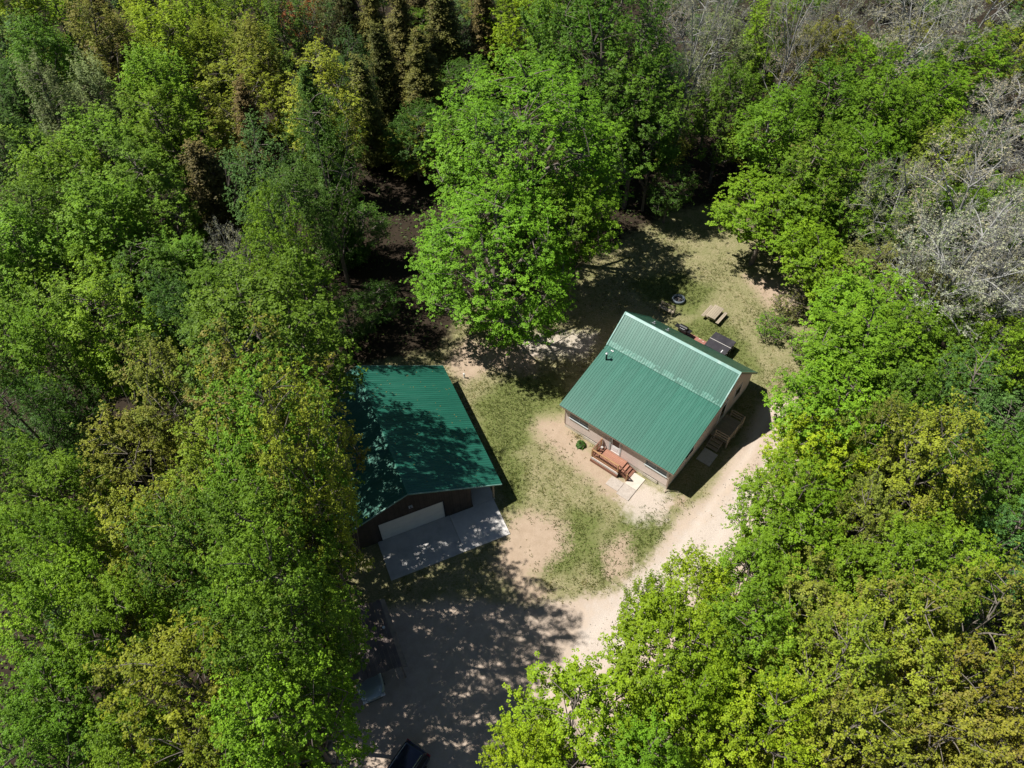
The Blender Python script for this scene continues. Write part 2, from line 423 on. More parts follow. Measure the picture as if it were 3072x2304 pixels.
def grid_axis(fine0, fine1, step, far0, far1):
    a = list(np.arange(fine0, fine1 + 1e-6, step))
    s, x = step, fine1
    while x < far1: s *= 1.35; x = min(x + s, far1); a.append(x)
    s, x = step, fine0; pre = []
    while x > far0: s *= 1.35; x = max(x - s, far0); pre.append(x)
    return np.array(pre[::-1] + a)
gx_, gy_ = grid_axis(-24, 34, 0.28, -700, 700), grid_axis(4, 72, 0.28, -200, 1200)
X, Y = np.meshgrid(gx_, gy_)
clear, drive, dirtm, gravm, greenm = masks(X, Y)
hb = lobes(5, 16, 0.08, 0.9)
rutm = ruts(X, Y) * drive
Z = np.clip(0.05 * hb(X, Y), -0.06, 0.06) - 0.045 * rutm + 0.02 * lobes(9, 18, 0.4, 1.6)(X, Y)
nx, ny = len(gx_), len(gy_)
idx = np.arange(nx * ny).reshape(ny, nx)
quads = np.stack([idx[:-1, :-1], idx[:-1, 1:], idx[1:, 1:], idx[1:, :-1]], -1).reshape(-1, 4)
fdrive = (drive.ravel()[quads].mean(1) > 0.5)
def np_mesh(name, verts, faces, mat, attrs=None, cols=None):
    """verts (n,3), faces (m,k) -> mesh, quickly; attrs: per-face floats, cols: per-vertex colours"""
    me = bpy.data.meshes.new(name)
    k = faces.shape[1]
    me.vertices.add(len(verts)); me.vertices.foreach_set('co', np.ascontiguousarray(verts, np.float32).ravel())
    me.loops.add(faces.size); me.loops.foreach_set('vertex_index', np.ascontiguousarray(faces, np.int32).ravel())
    me.polygons.add(len(faces)); me.polygons.foreach_set('loop_start', np.arange(0, faces.size, k, dtype=np.int32))
    for n_, a in (attrs or {}).items():
        at_ = me.attributes.new(n_, 'FLOAT', 'FACE'); at_.data.foreach_set('value', np.ascontiguousarray(a, np.float32))
    for n_, a in (cols or {}).items():
        at_ = me.color_attributes.new(n_, 'FLOAT_COLOR', 'POINT'); at_.data.foreach_set('color', np.ascontiguousarray(a, np.float32).ravel())
    me.materials.append(mat); me.update(calc_edges=True)
    return me
GV = np.stack([X, Y, Z], -1).reshape(-1, 3)
one = np.ones(X.size)
zone = np.stack([clear.ravel(), drive.ravel(), rutm.ravel(), one], -1); patch = np.stack([dirtm.ravel(), gravm.ravel(), greenm.ravel(), one], -1)
for nm, sel in (('ground', ~fdrive), ('driveway', fdrive)):
    q = quads[sel]; u, inv = np.unique(q, return_inverse=True)
    o = link(nm, np_mesh(nm, GV[u], inv.reshape(-1, 4), gm, cols={'zone': zone[u], 'patch': patch[u]}))
    o.data.polygons.foreach_set('use_smooth', [True] * len(o.data.polygons))
    tag(o, kind='structure')

# ---------------------------------------------------------------- ribbed metal roofs
def ribbed(width, length, pitch, ribh=0.021, ribw=0.045, t=0.012):
    """one roofing sheet lying in x (across) and y (up the slope), z out; four ribs a sheet"""
    n = max(1, round(width / pitch)); prof = []
    p = width / n
    for i in range(n):
        x = i * p
        prof += [(x + 0.004, 0.0), (x + p * 0.5 - ribw * 0.6, 0.0), (x + p * 0.5 - ribw * 0.3, ribh), (x + p * 0.5 + ribw * 0.3, ribh), (x + p * 0.5 + ribw * 0.6, 0.0)]
    prof.append((width - 0.004, 0.0))
    vs_, fs_ = [], []
    m = len(prof)
    for y in (0, length):
        for x, z in prof: vs_.append((x, y, z))
    for y in (0, length):
        for x, z in prof: vs_.append((x, y, z - t))
    for i in range(m - 1):
        fs_.append((i, i + 1, m + i + 1, m + i)); fs_.append((2 * m + i, 3 * m + i, 3 * m + i + 1, 2 * m + i + 1))
        fs_.append((i, 2 * m + i, 2 * m + i + 1, i + 1)); fs_.append((m + i, m + i + 1, 3 * m + i + 1, 3 * m + i))
    mb = MB(); mb.quad_mesh(vs_, fs_); return mb
def slope(roof, x0, x1, ya, za, yb, zb, mat, flip=False, lift=0.02, sheet=0.914, pitch=0.229, axis='x'):
    """sheets from the eave (ya,za) up to (yb,zb); laid side by side along x (or along y when axis='y')"""
    L = math.hypot(yb - ya, zb - za); n = max(1, round(abs(x1 - x0) / sheet)); w = (x1 - x0) / n
    me = ribbed(w, L, pitch).mesh('roof_sheet', mat)
    u = np.array([0, (yb - ya) / L, (zb - za) / L])
    ex = np.array([1.0, 0, 0]); nrm = np.cross(ex, u)
    if nrm[2] < 0: nrm = -nrm
    for i in range(n):
        if u[1] > 0: X3, org = ex, np.array([x0 + i * w, ya, za])
        else: X3, org = -ex, np.array([x0 + (i + 1) * w, ya, za])
        org = org + nrm * (lift + 0.0025 * (i % 2))
        mat4 = Matrix(((X3[0], u[0], nrm[0], org[0]), (X3[1], u[1], nrm[1], org[1]), (X3[2], u[2], nrm[2], org[2]), (0, 0, 0, 1)))
        if axis == 'y':
            mat4 = Matrix(((0, 1, 0, 0), (-1, 0, 0, 0), (0, 0, 1, 0), (0, 0, 0, 1))) @ mat4
        o = link('roof_sheet', me, roof); o.matrix_local = mat4

# ---------------------------------------------------------------- the house
W, D = 9.97, 13.25
EY, EZ, BY, BZ, RY, RZ, KY, KZ = -0.33, 2.96, 6.10, 4.67, 8.525, 6.555, 13.5, 2.05
OV = 0.33
house = empty('house', (HO[0], HO[1], 0), HA)
tag(house, 'tan house with a green ribbed metal roof of two pitches and a front porch', 'house')
def roof_z(y):
    if y < BY: return EZ + (BZ - EZ) * (y - EY) / (BY - EY)
    if y < RY: return BZ + (RZ - BZ) * (y - BY) / (RY - BY)
    return RZ + (KZ - RZ) * (y - RY) / (KY - RY)
FZ = 0.46
MB().box(0.03, W - 0.03, 0.03, D - 0.03, -0.3, FZ).build('foundation', M['foundation'], house)
# front wall with openings for two windows and the door
def wall_with_holes(x0, x1, z0, z1, holes, y0, y1):
    mb = MB(); xs = sorted({x0, x1, *[h[0] for h in holes], *[h[1] for h in holes]})
    for a, b in zip(xs[:-1], xs[1:]):
        cuts = [(h[2], h[3]) for h in holes if h[0] <= a + 1e-6 and h[1] >= b - 1e-6]
        z = z0
        for lo, hi in sorted(cuts):
            if lo > z: mb.box(a, b, y0, y1, z, lo)
            z = hi
        if z < z1: mb.box(a, b, y0, y1, z, z1)
    return mb
WIN = [(0.5, 2.32, 1.6, 2.6), (7.78, 9.7, 1.6, 2.6)]
DOOR = (4.5, 5.5, 0.62, 2.66)
fw_top = roof_z(0) - 0.16
wall_with_holes(0, W, FZ, fw_top, [*WIN, DOOR], 0, 0.15).build('wall', M['siding_tan'], house)
for xx, nm in ((0.0, 'left'), (W - 0.15, 'right')):
    prof = [(0.15, FZ), (D - 0.15, FZ), (D - 0.15, roof_z(D - 0.15) - 0.16), (RY, RZ - 0.17), (BY, BZ - 0.17), (0.15, roof_z(0.15) - 0.16)]
    MB().prism(prof, 0, xx, xx + 0.15).build('wall', M['siding_tan'], house)
MB().box(0, W, D - 0.15, D, FZ, roof_z(D) - 0.16).build('wall', M['siding_tan'], house)
for x in (-0.012, W - 0.108):
    MB().box(x, x + 0.12, -0.014, 0.1, FZ - 0.02, fw_top).build('corner_trim', M['trim_tan'], house)
# foundation panels under the front wall
for a, b in ((1.95, 3.35), (7.75, 9.1)):
    MB().box(a, b, -0.05, 0.03, 0.06, FZ - 0.07).build('foundation_panel', M['foundation'], house)
    MB().box(a, b, -0.02, 0.03, FZ - 0.066, FZ - 0.03).build('vent_slot', M['black'], house)
# windows
for (a, b, c0, c1) in WIN:
    wd = MB()
    wd.box(a, b, 0.04, 0.09, c0, c0 + 0.05).box(a, b, 0.04, 0.09, c1 - 0.05, c1).box(a, a + 0.05, 0.04, 0.09, c0 + 0.05, c1 - 0.05).box(b - 0.05, b, 0.04, 0.09, c0 + 0.05, c1 - 0.05)
    mid = (a + b) / 2
    wd.box(mid - 0.035, mid + 0.035, 0.035, 0.085, c0 + 0.05, c1 - 0.05)
    w_ = wd.build('window', M['sill'], house)
    for p0, p1 in ((a + 0.05, mid - 0.035), (mid + 0.035, b - 0.05)):
        MB().box(p0, p1, 0.055, 0.07, c0 + 0.05, c1 - 0.05).build('pane', M['glass'], w_)
    MB().box(a - 0.06, b + 0.06, -0.075, 0.04, c0 - 0.07, c0 - 0.002).build('sill', M['sill'], w_)
# front door
dx0, dx1, dz0, dz1 = DOOR
dr = MB().box(dx0 + 0.06, dx1 - 0.06, 0.03, 0.08, dz0, dz0 + 0.75).box(dx0 + 0.06, dx0 + 0.2, 0.03, 0.08, dz0 + 0.75, dz1 - 0.25).box(dx1 - 0.2, dx1 - 0.06, 0.03, 0.08, dz0 + 0.75, dz1 - 0.25).box(dx0 + 0.06, dx1 - 0.06, 0.03, 0.08, dz1 - 0.25, dz1 - 0.06)
dr = dr.build('door', M['white'], house); tag(dr, 'white front door with dark upper glass')
MB().box(dx0 + 0.2, dx1 - 0.2, 0.05, 0.06, dz0 + 0.75, dz1 - 0.25).build('pane', M['glass'], dr)
fr = MB().box(dx0 - 0.07, dx0 + 0.057, -0.02, 0.1, dz0, dz1).box(dx1 - 0.057, dx1 + 0.07, -0.02, 0.1, dz0, dz1).box(dx0 - 0.07, dx1 + 0.07, -0.02, 0.1, dz1 + 0.002, dz1 + 0.1)
fr.build('frame', M['sill'], dr)
MB().tube([(dx0 + 0.13, 0.03, dz0 + 0.95), (dx0 + 0.13, -0.03, dz0 + 0.95)], 0.025, 8).build('handle', M['black'], dr)
MB().box(dx0 + 0.28, dx1 - 0.28, 0.022, 0.028, dz0 + 0.2, dz0 + 0.6).build('door_panel', M['white'], dr)
# roof
rf = MB()
t_ = 0.14
rf.prism([(EY, EZ - t_), (BY, BZ - t_), (RY, RZ - t_ - 0.02), (KY, KZ - t_), (KY, KZ), (RY, RZ), (BY, BZ), (EY, EZ)], 0, -OV, W + OV)
roof = rf.build('roof', M['underlay'], house)
slope(roof, -OV, W + OV, EY - 0.05, EZ - 0.013, BY + 0.08, BZ + 0.02, M['roof'])
slope(roof, -OV, W + OV, BY - 0.02, BZ + 0.025, RY, RZ, M['roof'], lift=0.035)
slope(roof, -OV, W + OV, KY + 0.05, KZ - 0.045, RY, RZ, M['roof'], lift=0.035)
rc = MB()
for s_, (yy, zz) in ((1, (BY, BZ)), (-1, (KY, KZ))):
    d = np.array([yy - RY, zz - RZ]); d /= np.linalg.norm(d); nn = np.array([-d[1], d[0]]); nn = nn if nn[1] > 0 else -nn
    a = np.array([RY, RZ + 0.085]); b = np.array([RY, RZ]) + d * 0.17 + nn * 0.075
    rc.prism([tuple(a), tuple(b), tuple(b - [0, 0.02]), tuple(a - [0, 0.02])], 0, -OV - 0.02, W + OV + 0.02)
rc.build('ridge_cap', M['roof_trim'], roof)
for x in (-OV - 0.03, W + OV - 0.05):
    MB().bar((x + 0.04, BY - 0.05, BZ + 0.02), (x + 0.04, RY, RZ + 0.045), 0.10, 0.13).build('rake_trim', M['roof_trim'], roof)
    MB().bar((x + 0.04, KY + 0.04, KZ - 0.02), (x + 0.04, RY, RZ + 0.045), 0.08, 0.13).build('rake_trim', M['roof'], roof)
    MB().bar((x + 0.04, EY - 0.04, EZ - 0.05), (x + 0.04, BY, BZ - 0.04), 0.07, 0.13).build('rake_trim', M['roof'], roof)
MB().box(-OV, W + OV, EY - 0.03, EY - 0.002, EZ - t_ - 0.05, EZ - 0.012).build('fascia', M['trim_tan'], roof)
# slightly crumpled pale flashing where the two pitches meet
fl = MB(); nseg = 60; pv = []
fr_ = random.Random(3)
u1 = np.array([BY - EY, BZ - EZ]); u1 /= np.linalg.norm(u1); u2 = np.array([RY - BY, RZ - BZ]); u2 /= np.linalg.norm(u2)
for i in range(nseg + 1):
    x = -OV + (W + 2 * OV) * i / nseg; j = fr_.uniform(-0.05, 0.05); k = fr_.uniform(-0.005, 0.005)
    p0 = np.array([BY, BZ + 0.075]) - u1 * (0.02 + 0.02 * fr_.random()); p1 = np.array([BY, BZ + 0.085 + k]) + u2 * 0.16; p2 = np.array([BY, BZ + 0.082]) + u2 * (0.42 + j)
    pv += [(x, *p0), (x, *p1), (x, *p2)]
fl.quad_mesh(pv, [(3 * i + a, 3 * i + a + 3, 3 * i + a + 4, 3 * i + a + 1) for i in range(nseg) for a in (0, 1)])
fl.build('flashing', M['roof_trim'] if False else simple('green_flashing', (0.05, 0.19, 0.14), 0.42, 0.12, 2.0, spec=0.5, dirt=(0.09, 0.25, 0.20), dirt_amt=0.5), roof, smooth=False)
# pipes through the roof
pz = roof_z(4.9)
pp = MB().tube([(0.44, 4.9, pz - 0.05), (0.44, 4.9, pz + 0.75)], 0.075, 12).build('flue_pipe', M['black'], roof)
MB().tube([(0.44, 4.9, pz + 0.75), (0.44, 4.9, pz + 0.80), (0.44, 4.9, pz + 0.88)], [0.12, 0.13, 0.02], 12).build('cap', M['galv'], pp)
MB().bar((0.44, 4.9, pz + 0.5), (0.75, 5.35, roof_z(5.35) + 0.05), 0.02, 0.02).build('brace', M['black'], pp)
for x, y in ((0.28, 5.75), (0.42, 5.75)):
    MB().box(x, x + 0.10, y, y + 0.10, roof_z(y) + 0.02, roof_z(y) + 0.10).build('roof_patch', M['white'], roof)
for x in (1.55, 2.9):
    z = roof_z(10.3)
    vb = MB().tube([(x, 10.35, z - 0.1), (x, 10.35, z + 0.28)], 0.07, 10).build('vent_pipe', M['galv'], roof)
    d = np.array([0, KY - RY, KZ - RZ]); d /= np.linalg.norm(d)
    MB().bar(np.array([x, 10.35, z + 0.075]) - d * 0.3, np.array([x, 10.35, z + 0.075]) + d * 0.25, 0.34, 0.02, up=(0, 0.7, 0.7)).build('vent_flange', M['galv'], vb)
# downspout on the front corner
MB().tube([(W + 0.02, -0.08, EZ - 0.2), (W + 0.03, -0.08, 0.25), (W + 0.03, -0.32, 0.08)], 0.045, 8).build('downspout', M['trim_tan'], house)
# gable wall: side door, window
sd = MB().box(W + 0.002, W + 0.04, 7.7, 8.6, 0.7, 2.75).build('door', M['sill'], house); tag(sd, 'grey side door with glass in the shaded gable wall')
MB().box(W + 0.042, W + 0.05, 7.82, 8.48, 1.2, 2.6).build('pane', M['glass'], sd)
MB().box(W + 0.003, W + 0.06, 7.58, 7.695, 0.7, 2.85).box(W + 0.003, W + 0.06, 8.605, 8.72, 0.7, 2.85).box(W + 0.003, W + 0.06, 7.58, 8.72, 2.852, 2.95).build('frame', M['white'], sd)
for y0, y1, z0, z1 in ((10.0, 11.2, 1.5, 2.7), (2.2, 3.6, 1.4, 2.5), (8.0, 9.1, 4.0, 5.1)):
    w_ = MB().box(W + 0.002, W + 0.05, y0, y1, z0, z0 + 0.08).box(W + 0.002, W + 0.05, y0, y1, z1 - 0.08, z1).box(W + 0.002, W + 0.05, y0, y0 + 0.08, z0 + 0.08, z1 - 0.08).box(W + 0.002, W + 0.05, y1 - 0.08, y1, z0 + 0.08, z1 - 0.08).build('window', M['white'], house)
    MB().box(W + 0.003, W + 0.03, y0 + 0.08, y1 - 0.08, z0 + 0.08, z1 - 0.08).build('pane', M['glass'], w_)

# ---------------------------------------------------------------- front porch deck
def in_house(name, label=None, cat=None, x=0, y=0):
    p = hw(x, y); e = empty(name, tuple(p), HA)
    if label: tag(e, label, cat)
    return e
dk = in_house('porch_deck', 'reddish wooden porch deck with cedar railing below the white front door', 'deck')
DX0, DX1, DY, DZ = 3.75, 6.3, -1.42, 0.58
n = 10
for i in range(n):
    y0 = DY + (0 - DY - 0.03) * i / n; y1 = DY + (0 - DY - 0.03) * (i + 1) / n - 0.008
    MB().box(DX0, DX1, y0, y1, DZ - 0.035, DZ, 0.004).build('plank', M['deck'], dk)
MB().box(DX0 - 0.02, DX1 + 0.02, DY - 0.045, DY - 0.006, DZ - 0.24, DZ - 0.01).build('rim_board', M['pale_board'], dk)
MB().box(DX0 - 0.03, DX1 - 0.0, DY - 0.12, DY - 0.05, 0.02, 0.30).build('skirt_board', M['deck_dark'], dk)
MB().box(DX0 - 0.03, DX0 - 0.002, DY, -0.03, DZ - 0.24, DZ - 0.01).build('rim_board', M['deck_dark'], dk)
for (x, y) in ((DX0 + 0.03, DY + 0.02), (DX1 - 0.05, DY + 0.02), (DX0 + 0.03, -0.11), (DX0 + 0.03, -0.7)):
    MB().box(x - 0.05, x + 0.05, y - 0.05, y + 0.05, 0.0, DZ + (1.0 if y < -1 or y > -0.2 else 0.9), 0.01).build('post', M['deck_rail'], dk)
ry = DY + 0.02
MB().box(DX0 + 0.09, DX1 - 0.11, ry - 0.07, ry + 0.05, DZ + 0.92, DZ + 0.96).build('rail', M['deck_rail'], dk)
MB().box(DX0 + 0.09, DX1 - 0.11, ry - 0.02, ry + 0.02, DZ + 0.13, DZ + 0.20).build('rail', M['deck_rail'], dk)
rx = DX0 + 0.03
for z0, z1 in ((0.92, 0.96), (0.13, 0.20)):
    MB().box(rx - 0.04, rx + 0.04, DY + 0.08, -0.17, DZ + z0, DZ + z1).build('rail', M['deck_dark'], dk)
bal = MB().box(-0.016, 0.016, -0.016, 0.016, DZ + 0.2, DZ + 0.92).mesh('baluster', M['deck_dark'])
for i in range(19):
    link('baluster', bal, dk, (DX0 + 0.17 + i * (DX1 - DX0 - 0.38) / 18, ry, 0))
for i in range(8):
    link('baluster', bal, dk, (rx, DY + 0.2 + i * 0.135, 0))
# stairs go down along the wall
for i in range(3):
    x = DX1 + 0.02 + i * 0.28; z = DZ - 0.15 * (i + 1)
    st = MB().box(x, x + 0.27, -1.17, -0.16, z - 0.04, z, 0.006)
    st.build('step', M['deck_dark'] if i else M['deck'], dk)
for y in (-1.21, -0.12):
    MB().bar((DX1 + 0.0, y, DZ - 0.16), (DX1 + 0.92, y, 0.02), 0.04, 0.24).build('stringer', M['deck_dark'], dk)
MB().box(7.0, 7.1, -1.34, -1.24, 0, 0.98, 0.01).build('post', M['deck_rail'], dk)
MB().bar((DX1 - 0.05, -1.29, DZ + 0.9), (7.05, -1.29, 0.94), 0.07, 0.05).build('rail', M['deck_dark'], dk)
MB().bar((DX1 - 0.05, -1.29, DZ + 0.2), (7.05, -1.29, 0.28), 0.05, 0.05).build('rail', M['deck_dark'], dk)
for k in range(5):
    x = DX1 + 0.08 + k * 0.13; zz = DZ + 0.2 - (x - DX1) * 0.52
    MB().box(x - 0.015, x + 0.015, -1.305, -1.275, zz, zz + 0.7).build('baluster', M['deck_dark'], dk)
# little watering pot by the door
pot = in_house('flower_pot', 'small pale pot standing on the deck beside the railing post', 'pot', 3.98, -0.3)
MB().tube([(0, 0, DZ + 0.002), (0, 0, DZ + 0.2), (0, 0, DZ + 0.22), (0, 0, DZ + 0.19)], [0.07, 0.10, 0.11, 0.085], 12).build('bowl', M['pale_board'], pot)
MB().tube([(0, 0, DZ + 0.192), (0, 0, DZ + 0.197)], 0.084, 12).build('soil', M['bark'], pot)
# walkway slabs at the foot of the stairs
wk = in_house('walkway', 'pale stone walkway slabs at the foot of the porch stairs', 'walkway')
for (a, b, c0, c1, mt) in ((7.12, 8.19, -1.55, -0.25, 'sandstone'), (7.1, 8.2, -2.75, -1.57, 'worn_slab'), (5.95, 7.08, -2.55, -1.6, 'worn_slab')):
    MB().box(a, b, c0, c1, -0.08, 0.072, 0.01).build('slab', M[mt], wk)
# side porch on the shaded gable side
sp = in_house('side_porch', 'dark wooden side porch with railings in the house shadow', 'deck')
SZ = 0.62
for i in range(11):
    y0 = 6.45 + i * 0.24
    MB().box(W + 0.08, 11.68, y0, y0 + 0.232, SZ - 0.035, SZ).build('plank', M['grey_wood'], sp)
for (x, y) in ((W + 0.5, 6.45), (11.62, 6.45), (11.62, 7.75), (11.62, 9.05), (W + 0.5, 9.05)):
    MB().box(x - 0.05, x + 0.05, y - 0.05, y + 0.05, 0, SZ + 0.95).build('post', M['grey_wood'], sp)
for a, b in (((W + 0.5, 6.45), (11.62, 6.45)), ((11.62, 6.45), (11.62, 9.05)), ((11.62, 9.05), (W + 0.5, 9.05))):
    for z in (0.35, 0.62, 0.93):
        MB().bar((*a, SZ + z), (*b, SZ + z), 0.05, 0.09).build('rail', M['grey_wood'], sp)
for i in range(3):
    MB().box(W + 0.3, 11.3, 5.55 + 0.3 * i, 5.84 + 0.3 * i, 0.15 * (i + 1) - 0.04, 0.15 * (i + 1)).build('step', M['grey_wood'], sp)
for x in (W + 0.34, 11.26):
    MB().bar((x, 5.5, 0.02), (x, 6.42, 0.5), 0.04, 0.2).build('stringer', M['grey_wood'], sp)
mat_ = in_house('doormat_slab', 'grey stepping slab before the side porch in house shadow', 'slab', 10.9, 4.7)
MB().box(-0.6, 0.6, -0.7, 0.7, -0.05, 0.07, 0.01).build('slab', M['concrete_old'], mat_)

# ---------------------------------------------------------------- back yard things
def tub():
    t = in_house('hot_tub', 'square hot tub under a charcoal folding cover behind the house', 'hot tub', 4.75, 14.62)
    S_ = 2.12
    MB().box(0.06, S_ - 0.06, 0.06, S_ - 0.16, 0.0, 0.84, 0.02).build('cabinet', M['cabinet'], t)
    for i in range(2):
        y0 = 0.0 + i * (S_ - 0.06) / 2
        c_ = MB(); h0 = 0.97 if i == 0 else 0.97
        ya, yb = y0 + (0.0 if i == 0 else 0.03), y0 + (S_ - 0.06) / 2 - (0.03 if i == 0 else 0)
        zo, zi = 0.95, 1.0
        zl = (zo, zi) if i == 0 else (zi, zo)
        c_.quad_mesh([(0, ya, 0.85), (S_, ya, 0.85), (S_, yb, 0.85), (0, yb, 0.85), (0.02, ya, zl[0]), (S_ - 0.02, ya, zl[0]), (S_ - 0.02, yb, zl[1]), (0.02, yb, zl[1])],
                     [(0, 3, 2, 1), (4, 5, 6, 7), (0, 1, 5, 4), (1, 2, 6, 5), (2, 3, 7, 6), (3, 0, 4, 7)])
        c_.build('cover', M['cover'], t)
    MB().box(0.0, S_, 1.01, 1.05, 0.9, 1.012).build('fold_strip', M['pale_board'], t)
    for x in (S_ - 0.5,):
        MB().box(x, x + 0.06, 0.05, 0.42, 0.965, 0.985).build('handle', M['white'], t)
    MB().box(S_ + 0.002, S_ + 0.015, 0.30, 0.36, 0.45, 0.93).box(S_ + 0.002, S_ + 0.015, 1.55, 1.61, 0.45, 0.93).build('strap', M['pale_board'], t)
    st = MB().box(S_ + 0.0, S_ + 0.03, 0.93, 1.0, 0.2, 0.9).build('cover_lifter', M['galv'], t)
tub()
pt = in_house('brick_patio', 'small red brick patio between the house and the hot tub', 'patio', 2.0, 13.9)
MB().box(0, 2.7, 0, 2.0, -0.05, 0.02).build('base', M['sandstone'], pt)
mb = MB()
for i in range(13):
    for j in range(20):
        x = i * 0.207; y = j * 0.1
        if (i + j * 2) % 41 == 5: continue
        mb.box(x + 0.004, x + 0.203, y + 0.004, y + 0.096, 0.0, 0.06 + 0.006 * rng.random())
o = mb.build('bricks', M['brick'], pt); o['kind'] = 'stuff'
# picnic table
def picnic():
    t = in_house('picnic_table', 'weathered wooden picnic table on the dry back lawn', 'picnic table', 3.37, 19.12)
    L_ = 1.8
    pl = MB().box(-0.0925, 0.0925, -L_ / 2, L_ / 2, 0.71, 0.75, 0.006).mesh('plank', M['grey_wood'])
    for i in range(5): link('plank', pl, t, ((i - 2) * 0.193, 0, 0))
    pb = MB().box(-0.075, 0.075, -L_ / 2, L_ / 2, 0.41, 0.45, 0.006).mesh('bench_plank', M['grey_wood'])
    for s_ in (-1, 1):
        for k in (0, 1): link('bench_plank', pb, t, (s_ * (0.68 + 0.16 * k), 0, 0))
    for y in (-0.62, 0.62):
        MB().box(-0.86, 0.86, y - 0.02, y + 0.02, 0.28, 0.405).build('bench_bearer', M['grey_wood'], t)
        MB().box(-0.42, 0.42, y - 0.02, y + 0.02, 0.6, 0.705).build('top_bearer', M['grey_wood'], t)
        for s_ in (-1, 1):
            MB().bar((s_ * 0.28, y + 0.045, 0.69), (s_ * 0.66, y + 0.045, 0.0), 0.04, 0.1).build('leg', M['grey_wood'], t)
picnic()
# fire ring
fp = at(2035.6, 898.6, 0.15)
ft = empty('fire_ring', (fp[0], fp[1], 0)); tag(ft, 'round steel fire ring on the shaded edge of the lawn', 'fire ring')
prof = [(0.42, 0.0), (0.62, 0.0), (0.64, 0.26), (0.60, 0.32), (0.50, 0.32), (0.45, 0.27)]
mb = MB(); ns = 28; vs_, fs_ = [], []
for i in range(ns):
    a = 2 * math.pi * i / ns
    for r_, z in prof: vs_.append((r_ * math.cos(a), r_ * math.sin(a), z))
k = len(prof)
for i in range(ns):
    for j in range(k):
        fs_.append((i * k + j, ((i + 1) % ns) * k + j, ((i + 1) % ns) * k + (j + 1) % k, i * k + (j + 1) % k))
mb.quad_mesh(vs_, fs_).build('rim', M['ring'], ft, smooth=True)
MB().tube([(0, 0, 0.03), (0, 0, 0.12)], [0.44, 0.3], 14).build('ash_bed', M['ash'], ft)
for a in (0.3, 1.5, 2.6):
    MB().tube([(-0.25 * math.cos(a), -0.25 * math.sin(a), 0.15), (0.25 * math.cos(a), 0.25 * math.sin(a), 0.19)], 0.05, 7).build('log', M['bark'], ft)
# bench facing the fire ring
bt = in_house('garden_bench', 'dark wooden garden bench in the tree shade by the fire ring', 'bench', -0.5, 16.9)
for i in range(3):
    MB().box(-0.78, 0.78, -0.2 + i * 0.15, -0.07 + i * 0.15, 0.42, 0.45).build('seat_slat', M['grey_wood'], bt)
for z in (0.6, 0.78):
    MB().box(-0.78, 0.78, 0.27, 0.30, z, z + 0.1).build('back_slat', M['grey_wood'], bt)
for x in (-0.7, 0.7):
    MB().box(x - 0.03, x + 0.03, -0.2, -0.14, 0, 0.62).build('leg', M['grey_wood'], bt)
    MB().bar((x, 0.2, 0), (x, 0.33, 0.9), 0.06, 0.05, up=(1, 0, 0)).build('leg', M['grey_wood'], bt)
    MB().box(x - 0.04, x + 0.04, -0.24, 0.26, 0.622, 0.65).build('armrest', M['grey_wood'], bt)
# covered grill
gr = in_house('barbecue_grill', 'black barbecue grill standing in shade behind the roof edge', 'grill', 2.2, 15.35)
MB().box(-0.4, 0.4, -0.28, 0.28, 0.55, 0.85, 0.05).build('firebox', M['black'], gr)
MB().tube([(-0.39, 0, 0.88), (0.39, 0, 0.88)], 0.26, 14).build('lid', M['black'], gr)
MB().tube([(-0.25, -0.28, 0.98), (0.25, -0.28, 0.98)], 0.018, 8).build('handle', M['galv'], gr)
for s_ in (-1, 1):
    MB().box(s_ * 0.62 - 0.2, s_ * 0.62 + 0.2, -0.24, 0.24, 0.80, 0.83).build('side_shelf', M['black'], gr)
    for y in (-0.22, 0.22):
        MB().box(s_ * 0.35 - 0.02, s_ * 0.35 + 0.02, y - 0.02, y + 0.02, 0, 0.55).build('leg', M['black'], gr)
# white well pipe
wp = gw(2.38, 15.88)
wl = empty('well_pipe', (wp[0], wp[1], 0)); tag(wl, 'short white capped well pipe on the lawn above the garage', 'pipe')
MB().tube([(0, 0, -0.05), (0, 0, 0.5)], 0.075, 12).build('casing', M['white'], wl)
MB().tube([(0, 0, 0.5), (0, 0, 0.56), (0, 0, 0.6)], [0.1, 0.1, 0.05], 12).build('cap', M['pale_board'], wl)

# ---------------------------------------------------------------- the garage
GS = 3.325
gar = empty('garage', (GO[0], GO[1], 0), GA)
tag(gar, 'long dark garage with green ribbed metal roof and pale overhead door', 'garage')
GEX, GEZ, GRX, GRZ, GLX, GLZ = 0.65, 1.985, -6.44, 5.2, -11.5, 2.906
GY0, GY1 = GS - 0.16, GS + 12.94
def groof(x): return GEZ + (GRZ - GEZ) * (x - GEX) / (GRX - GEX) if x > GRX else GRZ + (GLZ - GRZ) * (x - GRX) / (GLX - GRX)
tt = 0.13
gr_ = MB().prism([(GEX, GEZ - tt), (GEX, GEZ), (GRX, GRZ), (GLX, GLZ), (GLX, GLZ - tt), (GRX, GRZ - tt - 0.01)], 1, GY0, GY1)
groof_o = gr_.build('roof', M['underlay'], gar)
